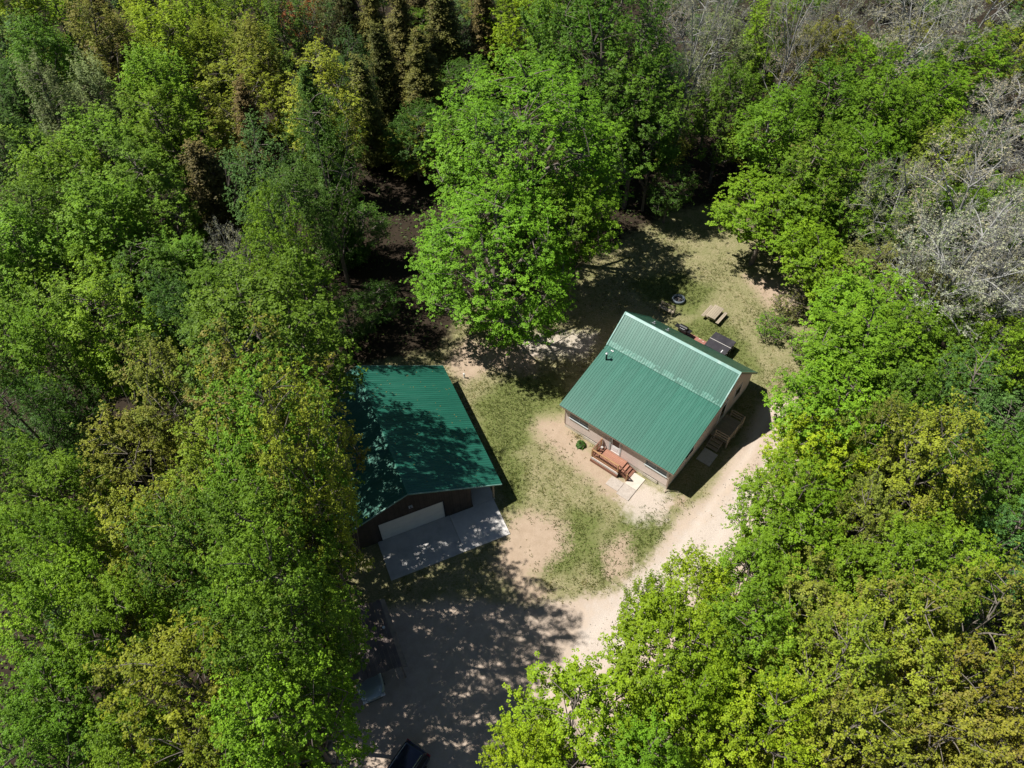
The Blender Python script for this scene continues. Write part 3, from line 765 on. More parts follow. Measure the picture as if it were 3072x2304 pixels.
# sheets run along the slope (x), side by side along y : use the rotated layout
def slope_x(roof, y0, y1, xa, za, xb, zb, mat, lift=0.02, sheet=0.914, pitch=0.229):
    L = math.hypot(xb - xa, zb - za); n = round((y1 - y0) / sheet); w = (y1 - y0) / n
    me = ribbed(w, L, pitch).mesh('roof_sheet', mat)
    u = np.array([(xb - xa) / L, 0, (zb - za) / L]); ey = np.array([0, 1.0, 0]); nrm = np.cross(ey, u)
    if nrm[2] < 0: nrm = -nrm
    for i in range(n):
        if u[0] < 0: X3, org = ey, np.array([xa, y0 + i * w, za])
        else: X3, org = -ey, np.array([xa, y0 + (i + 1) * w, za])
        if np.cross(X3, u) @ nrm < 0: X3 = -X3; org = np.array([xa, y0 + (i + 1) * w if X3[1] < 0 else y0 + i * w, za])
        org = org + nrm * (lift + 0.0025 * (i % 2))
        o = link('roof_sheet', me, roof)
        o.matrix_local = Matrix(((X3[0], u[0], nrm[0], org[0]), (X3[1], u[1], nrm[1], org[1]), (X3[2], u[2], nrm[2], org[2]), (0, 0, 0, 1)))
slope_x(groof_o, GY0, GY1, GEX + 0.05, GEZ - 0.023, GRX, GRZ, M['roof'])
slope_x(groof_o, GY0, GY1, GLX - 0.05, GLZ - 0.023, GRX, GRZ, M['roof'])
MB().prism([(GRX - 0.2, GRZ - 0.03), (GRX, GRZ + 0.075), (GRX + 0.2, GRZ - 0.03), (GRX + 0.2, GRZ - 0.05), (GRX, GRZ + 0.055), (GRX - 0.2, GRZ - 0.05)], 1, GY0 - 0.02, GY1 + 0.02).build('ridge_cap', M['roof'], groof_o)
for y in (GY0 - 0.02, GY1 + 0.02):
    MB().bar((GEX + 0.03, y, GEZ - 0.03), (GRX, y, GRZ - 0.0), 0.05, 0.12).build('rake_trim', M['roof_trim'], groof_o)
    MB().bar((GLX - 0.03, y, GLZ - 0.03), (GRX, y, GRZ - 0.0), 0.05, 0.12).build('rake_trim', M['roof_trim'], groof_o)
# walls: core + vertical siding boards on the front
XL, XR = -11.14, -1.74
def wall_top(x): return groof(x) - tt - 0.03
DX = (-8.96, -3.99); DH = 2.29
core = MB().prism([(XL + 0.02, 0), (DX[0] - 0.1, 0), (DX[0] - 0.1, DH + 0.08), (DX[1] + 0.1, DH + 0.08), (DX[1] + 0.1, 0), (XR - 0.02, 0), (XR - 0.02, wall_top(XR) - 0.02), (GRX, wall_top(GRX) - 0.02), (XL + 0.02, wall_top(XL) - 0.02)], 1, GS + 0.03, GS + 0.14)
core.build('wall', M['siding_dark'], gar)
for x in (XL, XR - 0.12):
    MB().box(x, x + 0.12, GS + 0.14, GY1 - 0.3, 0, wall_top(x + (0.12 if x > -5 else 0)) - 0.05).build('wall', M['siding_dark'], gar)
MB().prism([(XL, 0), (XR, 0), (XR, wall_top(XR) - 0.02), (GRX, wall_top(GRX) - 0.02), (XL, wall_top(XL) - 0.02)], 1, GY1 - 0.3, GY1 - 0.18).build('wall', M['siding_dark'], gar)
x = XL; i = 0
while x < XR - 0.02:
    x1 = min(x + 0.19, XR)
    z0 = DH + 0.1 if (x1 > DX[0] - 0.12 and x < DX[1] + 0.12) else 0.02
    za, zb = wall_top(x) - 0.01, wall_top(x1) - 0.01
    MB().quad_mesh([(x + 0.006, GS, z0), (x1 - 0.006, GS, z0), (x1 - 0.006, GS + 0.03, z0), (x + 0.006, GS + 0.03, z0), (x + 0.006, GS, za), (x1 - 0.006, GS, zb), (x1 - 0.006, GS + 0.03, zb), (x + 0.006, GS + 0.03, za)],
                   [(0, 3, 2, 1), (4, 5, 6, 7), (0, 1, 5, 4), (1, 2, 6, 5), (2, 3, 7, 6), (3, 0, 4, 7)]).build('siding_board', M['siding_dark'], gar)
    x = x1; i += 1
y = GS + 0.15
while y < GY1 - 0.4:
    MB().box(XR - 0.0, XR + 0.03, y, min(y + 0.38, GY1 - 0.3), 0.02, wall_top(XR + 0.03) - 0.01).build('siding_board', M['siding_dark'], gar); y += 0.39
gd = MB()
gdo = MB().box(DX[0] - 0.098, DX[0] - 0.002, GS - 0.012, GS + 0.1, 0.03, DH + 0.08).box(DX[1] + 0.002, DX[1] + 0.098, GS - 0.012, GS + 0.1, 0.03, DH + 0.08).box(DX[0] - 0.098, DX[1] + 0.098, GS - 0.014, GS + 0.1, DH + 0.082, DH + 0.16).build('overhead_door', M['black'], gar)
tag(gdo, 'pale panelled overhead garage door')
for i in range(4):
    z0 = 0.04 + i * (DH - 0.04) / 4
    pn = MB().box(DX[0], DX[1], GS + 0.035, GS + 0.075, z0, z0 + (DH - 0.04) / 4 - 0.01)
    for j in range(8):
        xa = DX[0] + 0.09 + j * 0.615
        pn.box(xa, xa + 0.5, GS + 0.022, GS + 0.036, z0 + 0.1, z0 + 0.44)
    pn.build('door_panel', M['door_grey'], gdo)
for yy in (GS + 0.04, GS + 4.2, GS + 8.4, GS + 12.5):
    MB().box(0.0, 0.13, yy, yy + 0.13, 0.0, groof(0.06) - tt - 0.01).build('post', M['grey_wood'], gar)
MB().box(-0.02, 0.15, GS + 0.02, GY1 - 0.1, groof(0.15) - tt - 0.22, groof(0.15) - tt - 0.02).build('beam', M['siding_dark'], gar)
lp = MB().box(-6.55, -6.25, GS - 0.06, GS - 0.001, 3.3, 3.42).build('flood_lamp', M['sill'], gar)
for x in (-6.5, -6.3):
    MB().tube([(x, GS - 0.06, 3.34), (x, GS - 0.17, 3.28)], [0.04, 0.07], 8).build('lamp_head', M['clear_lens'], lp)
# concrete apron
ap = empty('concrete_apron', (GO[0], GO[1], 0), GA); tag(ap, 'pale concrete apron slabs before the garage door', 'slab')
for a, b, c0, c1, mt in ((-3.66, 0.0, 0.0, GS - 0.02, 'concrete'), (-9.35, -3.68, 0.0, GS + 0.02, 'concrete_old'), (-1.66, 0.14, GS - 0.01, GY1 - 0.4, 'concrete')):
    MB().box(a, b, c0, c1, -0.1, 0.078, 0.01).build('slab', M[mt], ap)

# ---------------------------------------------------------------- carport with the old roof, two cars
cpa = math.atan2(21.11 - 16.77, -8.89 + 7.08) - math.pi / 2     # long axis
cpo = at(1222, 1996, 2.2)
cp = empty('carport', (cpo[0], cpo[1], 0), cpa)
tag(cp, 'old carport with a dark brown board roof in deep shade', 'carport')
CL = 4.9
for i in range(13):
    x1 = -0.32 - i * 0.27
    mb = MB(); za, zb = 2.32 + 0.07 * min(i, 6) - 0.05 * max(0, i - 6), 2.32 + 0.07 * min(i + 1, 6) - 0.05 * max(0, i - 5)
    dz = 0.012 * (i % 2)
    mb.bar((x1 - 0.13, 0.0 + 0.03 * ((i * 7) % 3), (za + zb) / 2 + dz), (x1 - 0.13, CL - 0.05 * ((i * 5) % 3), (za + zb) / 2 + dz + 0.06), 0.262, 0.03)
    mb.build('roof_board', M['shed_roof'], cp)
MB().quad_mesh([(-0.33, -0.04, 2.30), (0.0, -0.04, 2.13), (0.0, CL, 2.19), (-0.33, CL, 2.36), (-0.33, -0.04, 2.26), (0.0, -0.04, 2.09), (0.0, CL, 2.15), (-0.33, CL, 2.32)],
               [(0, 1, 2, 3), (7, 6, 5, 4), (0, 4, 5, 1), (1, 5, 6, 2), (2, 6, 7, 3), (3, 7, 4, 0)]).build('eave_strip', M['shed_edge'], cp)
for x in (-0.35, -3.6):
    for y in (0.15, 2.4, CL - 0.2):
        MB().box(x - 0.05, x + 0.05, y - 0.05, y + 0.05, 0, 2.28).build('post', M['bark'], cp)
    MB().box(x - 0.04, x + 0.04, 0.05, CL - 0.1, 2.12, 2.26).build('beam', M['bark'], cp)
cap_ = at(1050 + 425 / 4.148, 1750 + 565 / 4.148, 2.5)
kn = empty('paint_can', (cap_[0], cap_[1], 2.62)); tag(kn, 'small pale can lying on the carport roof', 'can')
MB().tube([(0, 0, 0.0), (0, 0, 0.15)], 0.09, 12).build('body', M['galv'], kn)
MB().tube([(0, 0, 0.15), (0, 0, 0.165)], [0.092, 0.085], 12).build('lid', M['white'], kn)

def make_car(name, label, loc, rz, paint, prof_low, belt, roofline, half, wheels, suv):
    """x forward from the rear bumper; lofted body, glass house, roof, wheels, lamps, mirrors"""
    t = empty(name, loc, rz); tag(t, label, 'car')
    def loft(stations, ring):
        vs_, fs_ = [], []; k = None
        for s_ in stations:
            r_ = ring(s_); k = len(r_); vs_ += [(s_[0], y, z) for y, z in r_]
        n_ = len(stations)
        for i in range(n_ - 1):
            for j in range(k):
                fs_.append((i * k + j, i * k + (j + 1) % k, (i + 1) * k + (j + 1) % k, (i + 1) * k + j))
        fs_.append(tuple(reversed(range(k)))); fs_.append(tuple((n_ - 1) * k + j for j in range(k)))
        return MB().quad_mesh(vs_, fs_)
    # body: (x, z bottom, z top, half width)
    b = loft(prof_low, lambda s_: [(-s_[3] * 0.92, s_[1]), (s_[3] * 0.92, s_[1]), (s_[3], s_[1] + 0.18), (s_[3], s_[2] - 0.18), (s_[3] * 0.93, s_[2] - 0.03), (s_[3] * 0.7, s_[2]), (0, s_[2] + 0.015), (-s_[3] * 0.7, s_[2]), (-s_[3] * 0.93, s_[2] - 0.03), (-s_[3], s_[2] - 0.18), (-s_[3], s_[1] + 0.18)])
    body = b.build('body', paint, t, smooth=True)
    # glass house (x, z base, z top, half width at base, half at top)
    g_ = loft(belt, lambda s_: [(-s_[3], s_[1]), (s_[3], s_[1]), (s_[4], s_[2]), (-s_[4], s_[2])])
    g_.build('windows', M['car_glass'], t)
    r_ = loft(roofline, lambda s_: [(-s_[2], s_[1] - 0.05), (s_[2], s_[1] - 0.05), (s_[2], s_[1] - 0.02), (s_[2] * 0.85, s_[1] + 0.012), (0, s_[1] + 0.03), (-s_[2] * 0.85, s_[1] + 0.012), (-s_[2], s_[1] - 0.02)])
    ro = r_.build('roof', paint, t, smooth=True)
    tyre = MB(); an = [(0.24, -0.09), (0.32, -0.105), (0.345, -0.08), (0.345, 0.08), (0.32, 0.105), (0.24, 0.09)]
    vs_, fs_ = [], []
    for i in range(20):
        a = 2 * math.pi * i / 20
        for rr, yy in an: vs_.append((rr * math.cos(a), yy, rr * math.sin(a)))
    for i in range(20):
        for j in range(6): fs_.append((i * 6 + j, i * 6 + (j + 1) % 6, ((i + 1) % 20) * 6 + (j + 1) % 6, ((i + 1) % 20) * 6 + j))
    tm = tyre.quad_mesh(vs_, fs_).mesh('tyre', M['rubber'])
    rm = MB().tube([(0, -0.07, 0), (0, 0.07, 0)], 0.245, 16)
    for i in range(5):
        a = i * 2 * math.pi / 5
        for s_ in (-1, 1): rm.bar((0.05 * math.cos(a), s_ * 0.085, 0.05 * math.sin(a)), (0.23 * math.cos(a), s_ * 0.085, 0.23 * math.sin(a)), 0.05, 0.03)
    rmm = rm.mesh('rim', M['galv'])
    for wx in wheels:
        for s_ in (-1, 1):
            w_ = link('wheel', tm, t, (wx, s_ * (half - 0.09), 0.345)); link('rim', rmm, w_)
    for s_ in (-1, 1):
        mi = MB().box(wheels[1] - 0.75, wheels[1] - 0.55, s_ * (half + 0.11) - 0.11, s_ * (half + 0.11) + 0.11, belt[0][1] + 0.02, belt[0][1] + 0.2, 0.03).build('mirror', paint, t)
        MB().box(wheels[1] - 0.765, wheels[1] - 0.752, s_ * (half + 0.11) - 0.09, s_ * (half + 0.11) + 0.09, belt[0][1] + 0.05, belt[0][1] + 0.17).build('mirror_glass', M['chrome'], mi)
        MB().box(-0.03, 0.09, s_ * half * 0.83 - 0.12, s_ * half * 0.83 + 0.12, 0.75, 0.98, 0.02).build('tail_light', M['red_lens'], t)
        L_ = prof_low[-1][0]
        MB().box(L_ - 0.16, L_ + 0.015, s_ * half * 0.66 - 0.16, s_ * half * 0.66 + 0.16, 0.62, 0.76, 0.03).build('headlight', M['clear_lens'], t)
        if suv:
            xa, xb = roofline[1][0], roofline[-2][0]; zz = roofline[2][1]
            MB().tube([(xa, s_ * 0.60, zz + 0.01), (xa + 0.15, s_ * 0.60, zz + 0.075), (xb - 0.2, s_ * 0.60, zz + 0.075), (xb, s_ * 0.60, zz + 0.0)], 0.022, 8).build('roof_rail', M['chrome'], t)
        for wx in (wheels[0] + 0.55, (wheels[0] + wheels[1]) / 2 + 0.35):
            MB().box(wx, wx + 0.18, s_ * (half + 0.012) - 0.012, s_ * (half + 0.012) + 0.012, belt[0][1] - 0.16, belt[0][1] - 0.13).build('door_handle', M['chrome'], t)
    MB().box(-0.06, 0.02, -half * 0.85, half * 0.85, 0.42, 0.62, 0.02).build('bumper', paint if not suv else M['black'], t)
    if suv:
        MB().bar((0.13, -0.66, 1.60), (0.13, 0.66, 1.60), 0.10, 0.03).build('spoiler', paint, t)
    return t
s1, s2 = at(1213, 2212, 1.6), at(1285, 2265, 1.6)
mid = (s1 + s2) / 2; d = s2 - s1
rz = math.atan2(d[1], d[0]) - math.pi / 2
make_car('suv', 'navy blue estate car with roof rails at the bottom of the driveway', (mid[0] - 0.12 * math.cos(rz), mid[1] - 0.12 * math.sin(rz), 0), rz, M['car_navy'],
         [(0.0, 0.35, 0.95, 0.82), (0.12, 0.25, 1.02, 0.90), (1.0, 0.22, 1.05, 0.93), (3.2, 0.22, 1.05, 0.93), (3.5, 0.22, 1.04, 0.93), (4.4, 0.24, 0.93, 0.90), (4.65, 0.3, 0.78, 0.80)],
         [(0.08, 1.0, 1.02, 0.84, 0.84), (0.32, 1.03, 1.62, 0.87, 0.70), (2.5, 1.04, 1.66, 0.88, 0.71), (3.45, 1.03, 1.05, 0.84, 0.80)],
         [(0.16, 1.58, 0.68), (0.35, 1.63, 0.715), (1.2, 1.67, 0.73), (2.3, 1.665, 0.73), (2.62, 1.61, 0.70)], 0.93, (0.85, 3.65), True)
c1 = at(1108, 2050, 0.95)
make_car('sedan', 'pale grey-green sedan nosing out from under the carport', (c1[0] - 3.7 * math.cos(cpa - math.pi / 2), c1[1] - 3.7 * math.sin(cpa - math.pi / 2), 0), cpa - math.pi / 2, M['car_green'],
         [(0.0, 0.38, 0.85, 0.76), (0.15, 0.26, 0.95, 0.84), (0.9, 0.22, 0.97, 0.88), (3.0, 0.22, 0.97, 0.89), (3.3, 0.22, 0.96, 0.89), (4.0, 0.24, 0.90, 0.86), (4.4, 0.26, 0.82, 0.80), (4.62, 0.30, 0.70, 0.66), (4.7, 0.36, 0.58, 0.48)],
         [(0.55, 0.95, 0.97, 0.80, 0.78), (1.2, 0.96, 1.40, 0.83, 0.64), (2.3, 0.96, 1.43, 0.84, 0.65), (3.35, 0.95, 0.97, 0.80, 0.76)],
         [(1.02, 1.34, 0.60), (1.25, 1.41, 0.65), (1.8, 1.44, 0.66), (2.25, 1.43, 0.66), (2.5, 1.37, 0.62)], 0.88, (0.85, 3.65), False)

# ---------------------------------------------------------------- trees
def unit(v): return v / (np.linalg.norm(v, axis=-1, keepdims=True) + 1e-9)
def leaf_faces(pos, along, nrm, length, width, droop=0.25):
    """pos (n,3) petiole ends -> pointed four-cornered leaves"""
    side = unit(np.cross(along, nrm)); nn = unit(np.cross(side, along))
    L = length[:, None]; Wd = width[:, None]
    a = pos; tip = pos + along * L - nn * L * droop
    m = pos + along * L * 0.48
    l = m + side * Wd * 0.5 - nn * L * 0.06; r = m - side * Wd * 0.5 - nn * L * 0.06
    v = np.stack([a, l, tip, r], 1).reshape(-1, 3)
    f = np.arange(len(v)).reshape(-1, 4)
    return v, f

class Tubes:
    """many thin tubes gathered as arrays"""
    def __init__(s): s.v = []; s.f = []; s.n = 0
    def add(s, pts, rad, sides):
        pts = np.asarray(pts, float); n = len(pts); rad = np.broadcast_to(np.asarray(rad, float), (n,))
        t = unit(np.gradient(pts, axis=0))
        ref = np.array([0.31, 0.17, 0.93]) if abs(t[0][2]) < 0.8 else np.array([0.9, 0.3, 0.1])
        u = unit(np.cross(t, ref)); w = np.cross(t, u)
        an = np.arange(sides) * 2 * math.pi / sides
        ring = pts[:, None, :] + rad[:, None, None] * (np.cos(an)[None, :, None] * u[:, None, :] + np.sin(an)[None, :, None] * w[:, None, :])
        s.v.append(ring.reshape(-1, 3))
        i = np.arange(n - 1)[:, None] * sides; k = np.arange(sides)[None, :]; k2 = (k + 1) % sides
        s.f.append((s.n + np.stack([i + k, i + k2, i + sides + k2, i + sides + k], -1)).reshape(-1, 4))
        s.n += n * sides
    def sticks(s, a, b, r0, r1):
        """straight three-sided twigs, all at once"""
        n = len(a); t = unit(b - a); ref = np.where(np.abs(t[:, 2:3]) < 0.8, np.array([[0.31, 0.17, 0.93]]), np.array([[0.9, 0.3, 0.1]]))
        u = unit(np.cross(t, ref)); w = np.cross(t, u); rings = []
        for p, r in ((a, r0), (b, r1)):
            for k in range(3):
                an = k * 2 * math.pi / 3
                rings.append(p + np.reshape(r, (-1, 1)) * (math.cos(an) * u + math.sin(an) * w) if np.ndim(r) else p + r * (math.cos(an) * u + math.sin(an) * w))
        v = np.stack(rings, 1).reshape(-1, 3); base = s.n + np.arange(n)[:, None, None] * 6
        fq = np.array([[0, 1, 4, 3], [1, 2, 5, 4], [2, 0, 3, 5]])[None]
        s.v.append(v); s.f.append((base + fq).reshape(-1, 4)); s.n += len(v)
    def mesh(s, name, mat):
        return np_mesh(name, np.concatenate(s.v), np.concatenate(s.f), mat)

def bez(a, c, b, n):
    t = np.linspace(0, 1, n)[:, None]
    return (1 - t) ** 2 * a + 2 * t * (1 - t) * c + t * t * b

def make_tree(seed, R=4.0, H=15.0, base=0.30, shape='round', nclump=115, nspray=6, spray=(0.8, 1.8), step=0.22, nleaf=9, leaf=(0.095, 0.155), lw=0.85, upright=0.28,
              scatter=0.12, trunk_r=0.17, bark='bark', leafmat='leaf', twigs=0, spray_tubes=False, rough=0.24, inner=0.55, leaf_keep=1.0, limbs=12, top_sparse=0.0, multi=1, flat=0.35, wig=1.0):
    r = np.random.default_rng(seed)
    z0 = H * base; zc = (z0 + H) / 2; rz = (H - z0) / 2
    K = r.normal(size=(7, 3)) * np.array([1.3, 1.3, 1.0]); PH_ = r.uniform(0, 6.28, 7)
    def lump(d): return 1 + rough * np.sin(d @ K.T * 1.7 + PH_).mean(-1) * 2.2
    # clump centres spread through the shell of the crown
    cand = unit(r.normal(size=(6000, 3))); rad = (inner + (1 - inner) * r.random(6000) ** 0.5)
    if shape == 'cone':
        zz = r.random(6000) ** 1.25; prof = (1 - zz) ** 0.75 * (0.35 + 0.65 * np.clip(zz / 0.12, 0, 1)); an = r.uniform(0, 6.28, 6000)
        dd = np.stack([np.cos(an), np.sin(an), zz * 2 - 1], -1)
        rr = prof * R * np.clip(rad, 0, 1) * lump(dd)
        P_ = np.stack([np.cos(an) * rr, np.sin(an) * rr, z0 + zz * (H - z0) * 0.98], -1)
    else:
        ex = {'round': (1, 1, 1), 'tall': (0.9, 0.9, 1.0), 'spread': (1.0, 1.0, 0.9)}[shape]
        P_ = cand * rad[:, None] * lump(cand)[:, None] * np.array([R * ex[0], R * ex[1], rz * ex[2]])
        if shape == 'spread': P_[:, 2] = np.where(P_[:, 2] < 0, P_[:, 2] * 0.7, P_[:, 2])
        keep = (cand[:, 2] > -0.75) | (r.random(6000) < 0.15)
        P_ = P_[keep]
        P_[:, 2] += zc
    # thin out: darts with a minimum distance
    dmin = 0.78 * (4 * math.pi * R * rz * 1.15 / nclump) ** 0.5 if shape != 'cone' else 0.6 * (math.pi * R * (H - z0) / nclump) ** 0.5
    sel = []
    for p in P_:
        if len(sel) >= nclump: break
        if not sel or np.min(np.sum((np.array(sel) - p) ** 2, 1)) > (dmin * r.uniform(0.55, 1.15)) ** 2: sel.append(p)
    C = np.array(sel); nc = len(C)
    # trunk(s) and limbs
    T = Tubes()
    lean = r.normal(size=2) * 0.03 * H
    def axis(t):
        t = np.asarray(t)[..., None]
        return np.concatenate([lean[0] * t ** 2 + 0.12 * np.sin(t * 5 + seed), lean[1] * t ** 2 + 0.12 * np.cos(t * 4.3 + seed * 2) - 0.12 * math.cos(seed * 2), t * H * 0.9], -1)
    tt_ = np.linspace(-0.02, 1, 12)
    T.add(axis(tt_), trunk_r * (1.25 * (1 - np.clip(tt_, 0, 1)) ** 0.8 + 0.06) + 0.12 * trunk_r * (tt_ < 0.05), 7)
    for m_ in range(multi - 1):
        a = r.uniform(0, 6.28); st = axis(0.02 + 0.1 * r.random()); en = np.array([math.cos(a) * R * 0.55, math.sin(a) * R * 0.55, H * r.uniform(0.8, 0.95)])
        T.add(bez(st, st + (en - st) * [0.25, 0.25, 0.5], en, 8), np.linspace(trunk_r * 0.8, trunk_r * 0.12, 8), 6)
    if shape != 'cone':
        order = [int(np.argmax(C[:, 2]))]
        dist = np.linalg.norm(C - C[order[0]], axis=1)
        for _ in range(limbs - 1):
            k = int(np.argmax(dist)); order.append(k); dist = np.minimum(dist, np.linalg.norm(C - C[k], axis=1))
        nodes_, nrad = [], []
        for k in order:
            p = C[k]; h_ = np.hypot(p[0], p[1]); zs = np.clip(p[2] - (0.75 + 0.6 * r.random()) * h_ - 0.8, z0 * 0.75, H * 0.8)
            st = axis(zs / (H * 0.9)); ctrl = st + (p - st) * np.array([0.5, 0.5, 0.42]) + r.normal(size=3) * 0.35 * wig
            pts = bez(st, ctrl, p, 9); pts[1:-1] += r.normal(size=(7, 3)) * 0.05 * wig
            rr = np.linspace(trunk_r * 0.5, 0.035, 9); T.add(pts, rr, 5)
            nodes_.append(pts[2:]); nrad.append(rr[2:])
        NN = np.concatenate(nodes_ + [axis(np.linspace(0.45, 1, 9))]); NR = np.concatenate(nrad + [np.linspace(0.07, 0.04, 9)])
        for k in range(nc):
            if k in order: continue
            w_ = np.linalg.norm(NN - C[k], axis=1) + 0.9 * np.maximum(0, NN[:, 2] - C[k][2] + 0.3)
            j = int(np.argmin(w_)); st = NN[j]; p = C[k]
            ctrl = (st + p) / 2 + np.array([0, 0, 0.12 * np.linalg.norm(p - st)]) + r.normal(size=3) * 0.12 * wig
            T.add(bez(st, ctrl, p, 5), np.linspace(min(0.05, NR[j] * 0.8), 0.018, 5), 4)
    else:
        for k in range(nc):
            p = C[k]; st = axis(np.clip((p[2] + 0.25) / (H * 0.9), 0, 1))
            T.add(bez(st, (st + p) / 2 + [0, 0, 0.15], p, 4), np.linspace(0.03, 0.01, 4), 3)
    # sprays of twigs from each clump, leaf rosettes along the sprays
    hubz = zc - 0.55 * rz
    outw = unit(np.stack([C[:, 0], C[:, 1], np.maximum(C[:, 2] - hubz, 0.2) * 0.8], -1) + np.array([0, 0, upright * 4 * 0.6]))
    if shape == 'cone': outw = unit(np.stack([C[:, 0], C[:, 1], 0.1 + 0 * C[:, 2]], -1))
    sc_ = np.repeat(np.arange(nc), nspray)
    n_s = len(sc_)
    sd_ = unit(outw[sc_] * 0.75 + r.normal(size=(n_s, 3)) * np.array([1, 1, flat + 0.25]) * 0.6 + np.array([0, 0, upright * 2.0]))
    if shape == 'cone': sd_ = unit(sd_ + np.array([0, 0, -0.05]))
    ln = r.uniform(spray[0], spray[1], n_s)
    st = C[sc_] - outw[sc_] * 0.45 + r.normal(size=(n_s, 3)) * 0.12
    en = st + sd_ * ln[:, None]
    if spray_tubes: T.sticks(st, en, 0.014, 0.006)
    if twigs:
        k = np.repeat(np.arange(n_s), twigs); t_ = r.uniform(0.2, 0.95, len(k))[:, None]
        a_ = st[k] + sd_[k] * ln[k][:, None] * t_; dd = unit(sd_[k] * 0.8 + r.normal(size=(len(k), 3)) * 0.55 + np.array([0, 0, upright]))
        T.sticks(a_, a_ + dd * r.uniform(0.3, 0.75, len(k))[:, None], 0.009, 0.004)
    nr = np.maximum(2, np.round(ln / step)).astype(int)
    ri = np.repeat(np.arange(n_s), nr)
    fr_ = np.concatenate([np.linspace(0.25, 1.0, k) for k in nr]) + r.normal(size=len(ri)) * 0.04
    rp = st[ri] + sd_[ri] * (ln[ri] * fr_)[:, None] + r.normal(size=(len(ri), 3)) * scatter
    rp[:, 2] -= 0.10 * fr_ ** 2 * ln[ri] * (1 - upright * 3 if upright < 0.33 else 0)
    if leaf_keep < 1: kk = r.random(len(ri)) < leaf_keep; ri, fr_, rp = ri[kk], fr_[kk], rp[kk]
    tintc = r.random(nc); growc = np.clip(r.normal(0.5, 0.28, nc), 0, 1)
    li = np.repeat(np.arange(len(ri)), nleaf); nl = len(li)
    ax = unit(np.array([0, 0, 0.9]) + sd_[ri][li] * 0.7 + r.normal(size=(nl, 3)) * 0.25)
    rnd = r.normal(size=(nl, 3)); radial = unit(rnd - ax * np.sum(rnd * ax, 1, keepdims=True))
    al = unit(radial * 0.9 + ax * r.uniform(-0.15, 0.35, nl)[:, None])
    nm = unit(ax + r.normal(size=(nl, 3)) * 0.25)
    L = r.uniform(leaf[0], leaf[1], nl)
    v, f = leaf_faces(rp[li] + radial * (0.25 * L)[:, None], al, nm, L, L * lw)
    tint = np.clip(0.45 * tintc[sc_[ri[li]]] + 0.3 * r.random(len(ri))[li] + 0.35 * r.random(nl) + 0.12 * (fr_[li] - 0.5), 0, 1)
    grow = np.clip(0.62 * growc[sc_[ri[li]]] + 0.22 * r.random(len(ri))[li] + 0.18 * fr_[li], 0, 1)
    crown = np_mesh('crown', v, f, M[leafmat], {'tint': tint, 'growth': grow})
    trunk = T.mesh('trunk', M[bark])
    return trunk, crown, R, H

VAR = {}
def variants(kind, seeds, **kw):
    VAR[kind] = [make_tree(s, **{k: (v[i % len(v)] if isinstance(v, list) else v) for k, v in kw.items()}) for i, s in enumerate(seeds)]
variants('maple', [11, 12, 13, 14, 15, 16, 17], R=4.0, H=[15.0, 14.0, 16.0, 15.0, 14.5], base=[0.28, 0.25, 0.32, 0.22, 0.28], nclump=[115, 125, 110, 120, 115], shape=['round', 'spread', 'round', 'round', 'spread'])
variants('upright', [21, 22, 23, 24], R=3.2, H=15.0, base=0.2, shape='tall', nclump=120, nspray=6, spray=(0.9, 2.0), step=0.19, nleaf=6, leaf=(0.09, 0.15), upright=0.6, scatter=0.09)
variants('budding', [31, 32, 33, 34, 35], R=4.0, H=15.0, base=0.28, nclump=[105, 112, 100], nspray=7, spray=(0.6, 1.4), step=0.21, nleaf=7, leaf=(0.11, 0.165), scatter=0.11, spray_tubes=True, bark='bark_mid', leaf_keep=0.95, upright=0.2, rough=0.28, trunk_r=0.14)
variants('fine', [41, 42], R=3.6, H=12.0, base=0.2, nclump=120, nspray=7, spray=(0.5, 1.2), step=0.15, nleaf=6, leaf=(0.07, 0.11), scatter=0.13, upright=0.1)
variants('conifer', [51, 52, 53], R=2.4, H=14.0, base=0.04, shape='cone', nclump=[330, 300, 340], nspray=6, spray=(0.4, 0.9), step=0.14, nleaf=5, leaf=(0.12, 0.2), lw=0.5, upright=0.08, scatter=0.06, leafmat='needle', trunk_r=0.15, inner=0.3)
variants('bare', [61, 62, 63], R=4.2, H=16.0, base=0.30, nclump=[100, 90, 95], nspray=7, spray=(0.7, 1.5), step=0.24, nleaf=4, leaf=(0.06, 0.10), scatter=0.10, twigs=4, spray_tubes=True, bark='bark_pale', leaf_keep=0.9, upright=0.3, rough=0.2, trunk_r=0.17, multi=2, limbs=14, inner=0.4, wig=0.35)
variants('hero', [71], R=7.0, H=18.0, base=0.12, nclump=370, nspray=6, spray=(0.7, 1.7), nleaf=8, leaf=(0.09, 0.14), trunk_r=0.3, limbs=20, rough=0.3)
variants('shrub', [81, 82], R=1.6, H=3.2, base=0.02, nclump=45, nspray=5, spray=(0.3, 0.7), step=0.16, nleaf=5, leaf=(0.07, 0.12), trunk_r=0.04, limbs=7, leaf_keep=0.6, spray_tubes=True)

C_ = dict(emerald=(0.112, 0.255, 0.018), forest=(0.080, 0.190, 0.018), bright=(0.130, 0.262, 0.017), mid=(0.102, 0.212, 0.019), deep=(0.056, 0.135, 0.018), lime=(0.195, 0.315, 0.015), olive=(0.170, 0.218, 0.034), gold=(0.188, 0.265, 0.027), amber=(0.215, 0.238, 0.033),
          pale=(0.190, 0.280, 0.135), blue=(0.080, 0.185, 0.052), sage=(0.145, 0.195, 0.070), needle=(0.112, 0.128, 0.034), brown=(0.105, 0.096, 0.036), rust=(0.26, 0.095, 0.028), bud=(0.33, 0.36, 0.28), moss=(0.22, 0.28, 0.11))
TREES = []
def T_(kind, px, py, d, H, col, rust, label, name=None):
    TREES.append((kind, px, py, d, H, col, rust, label, name))
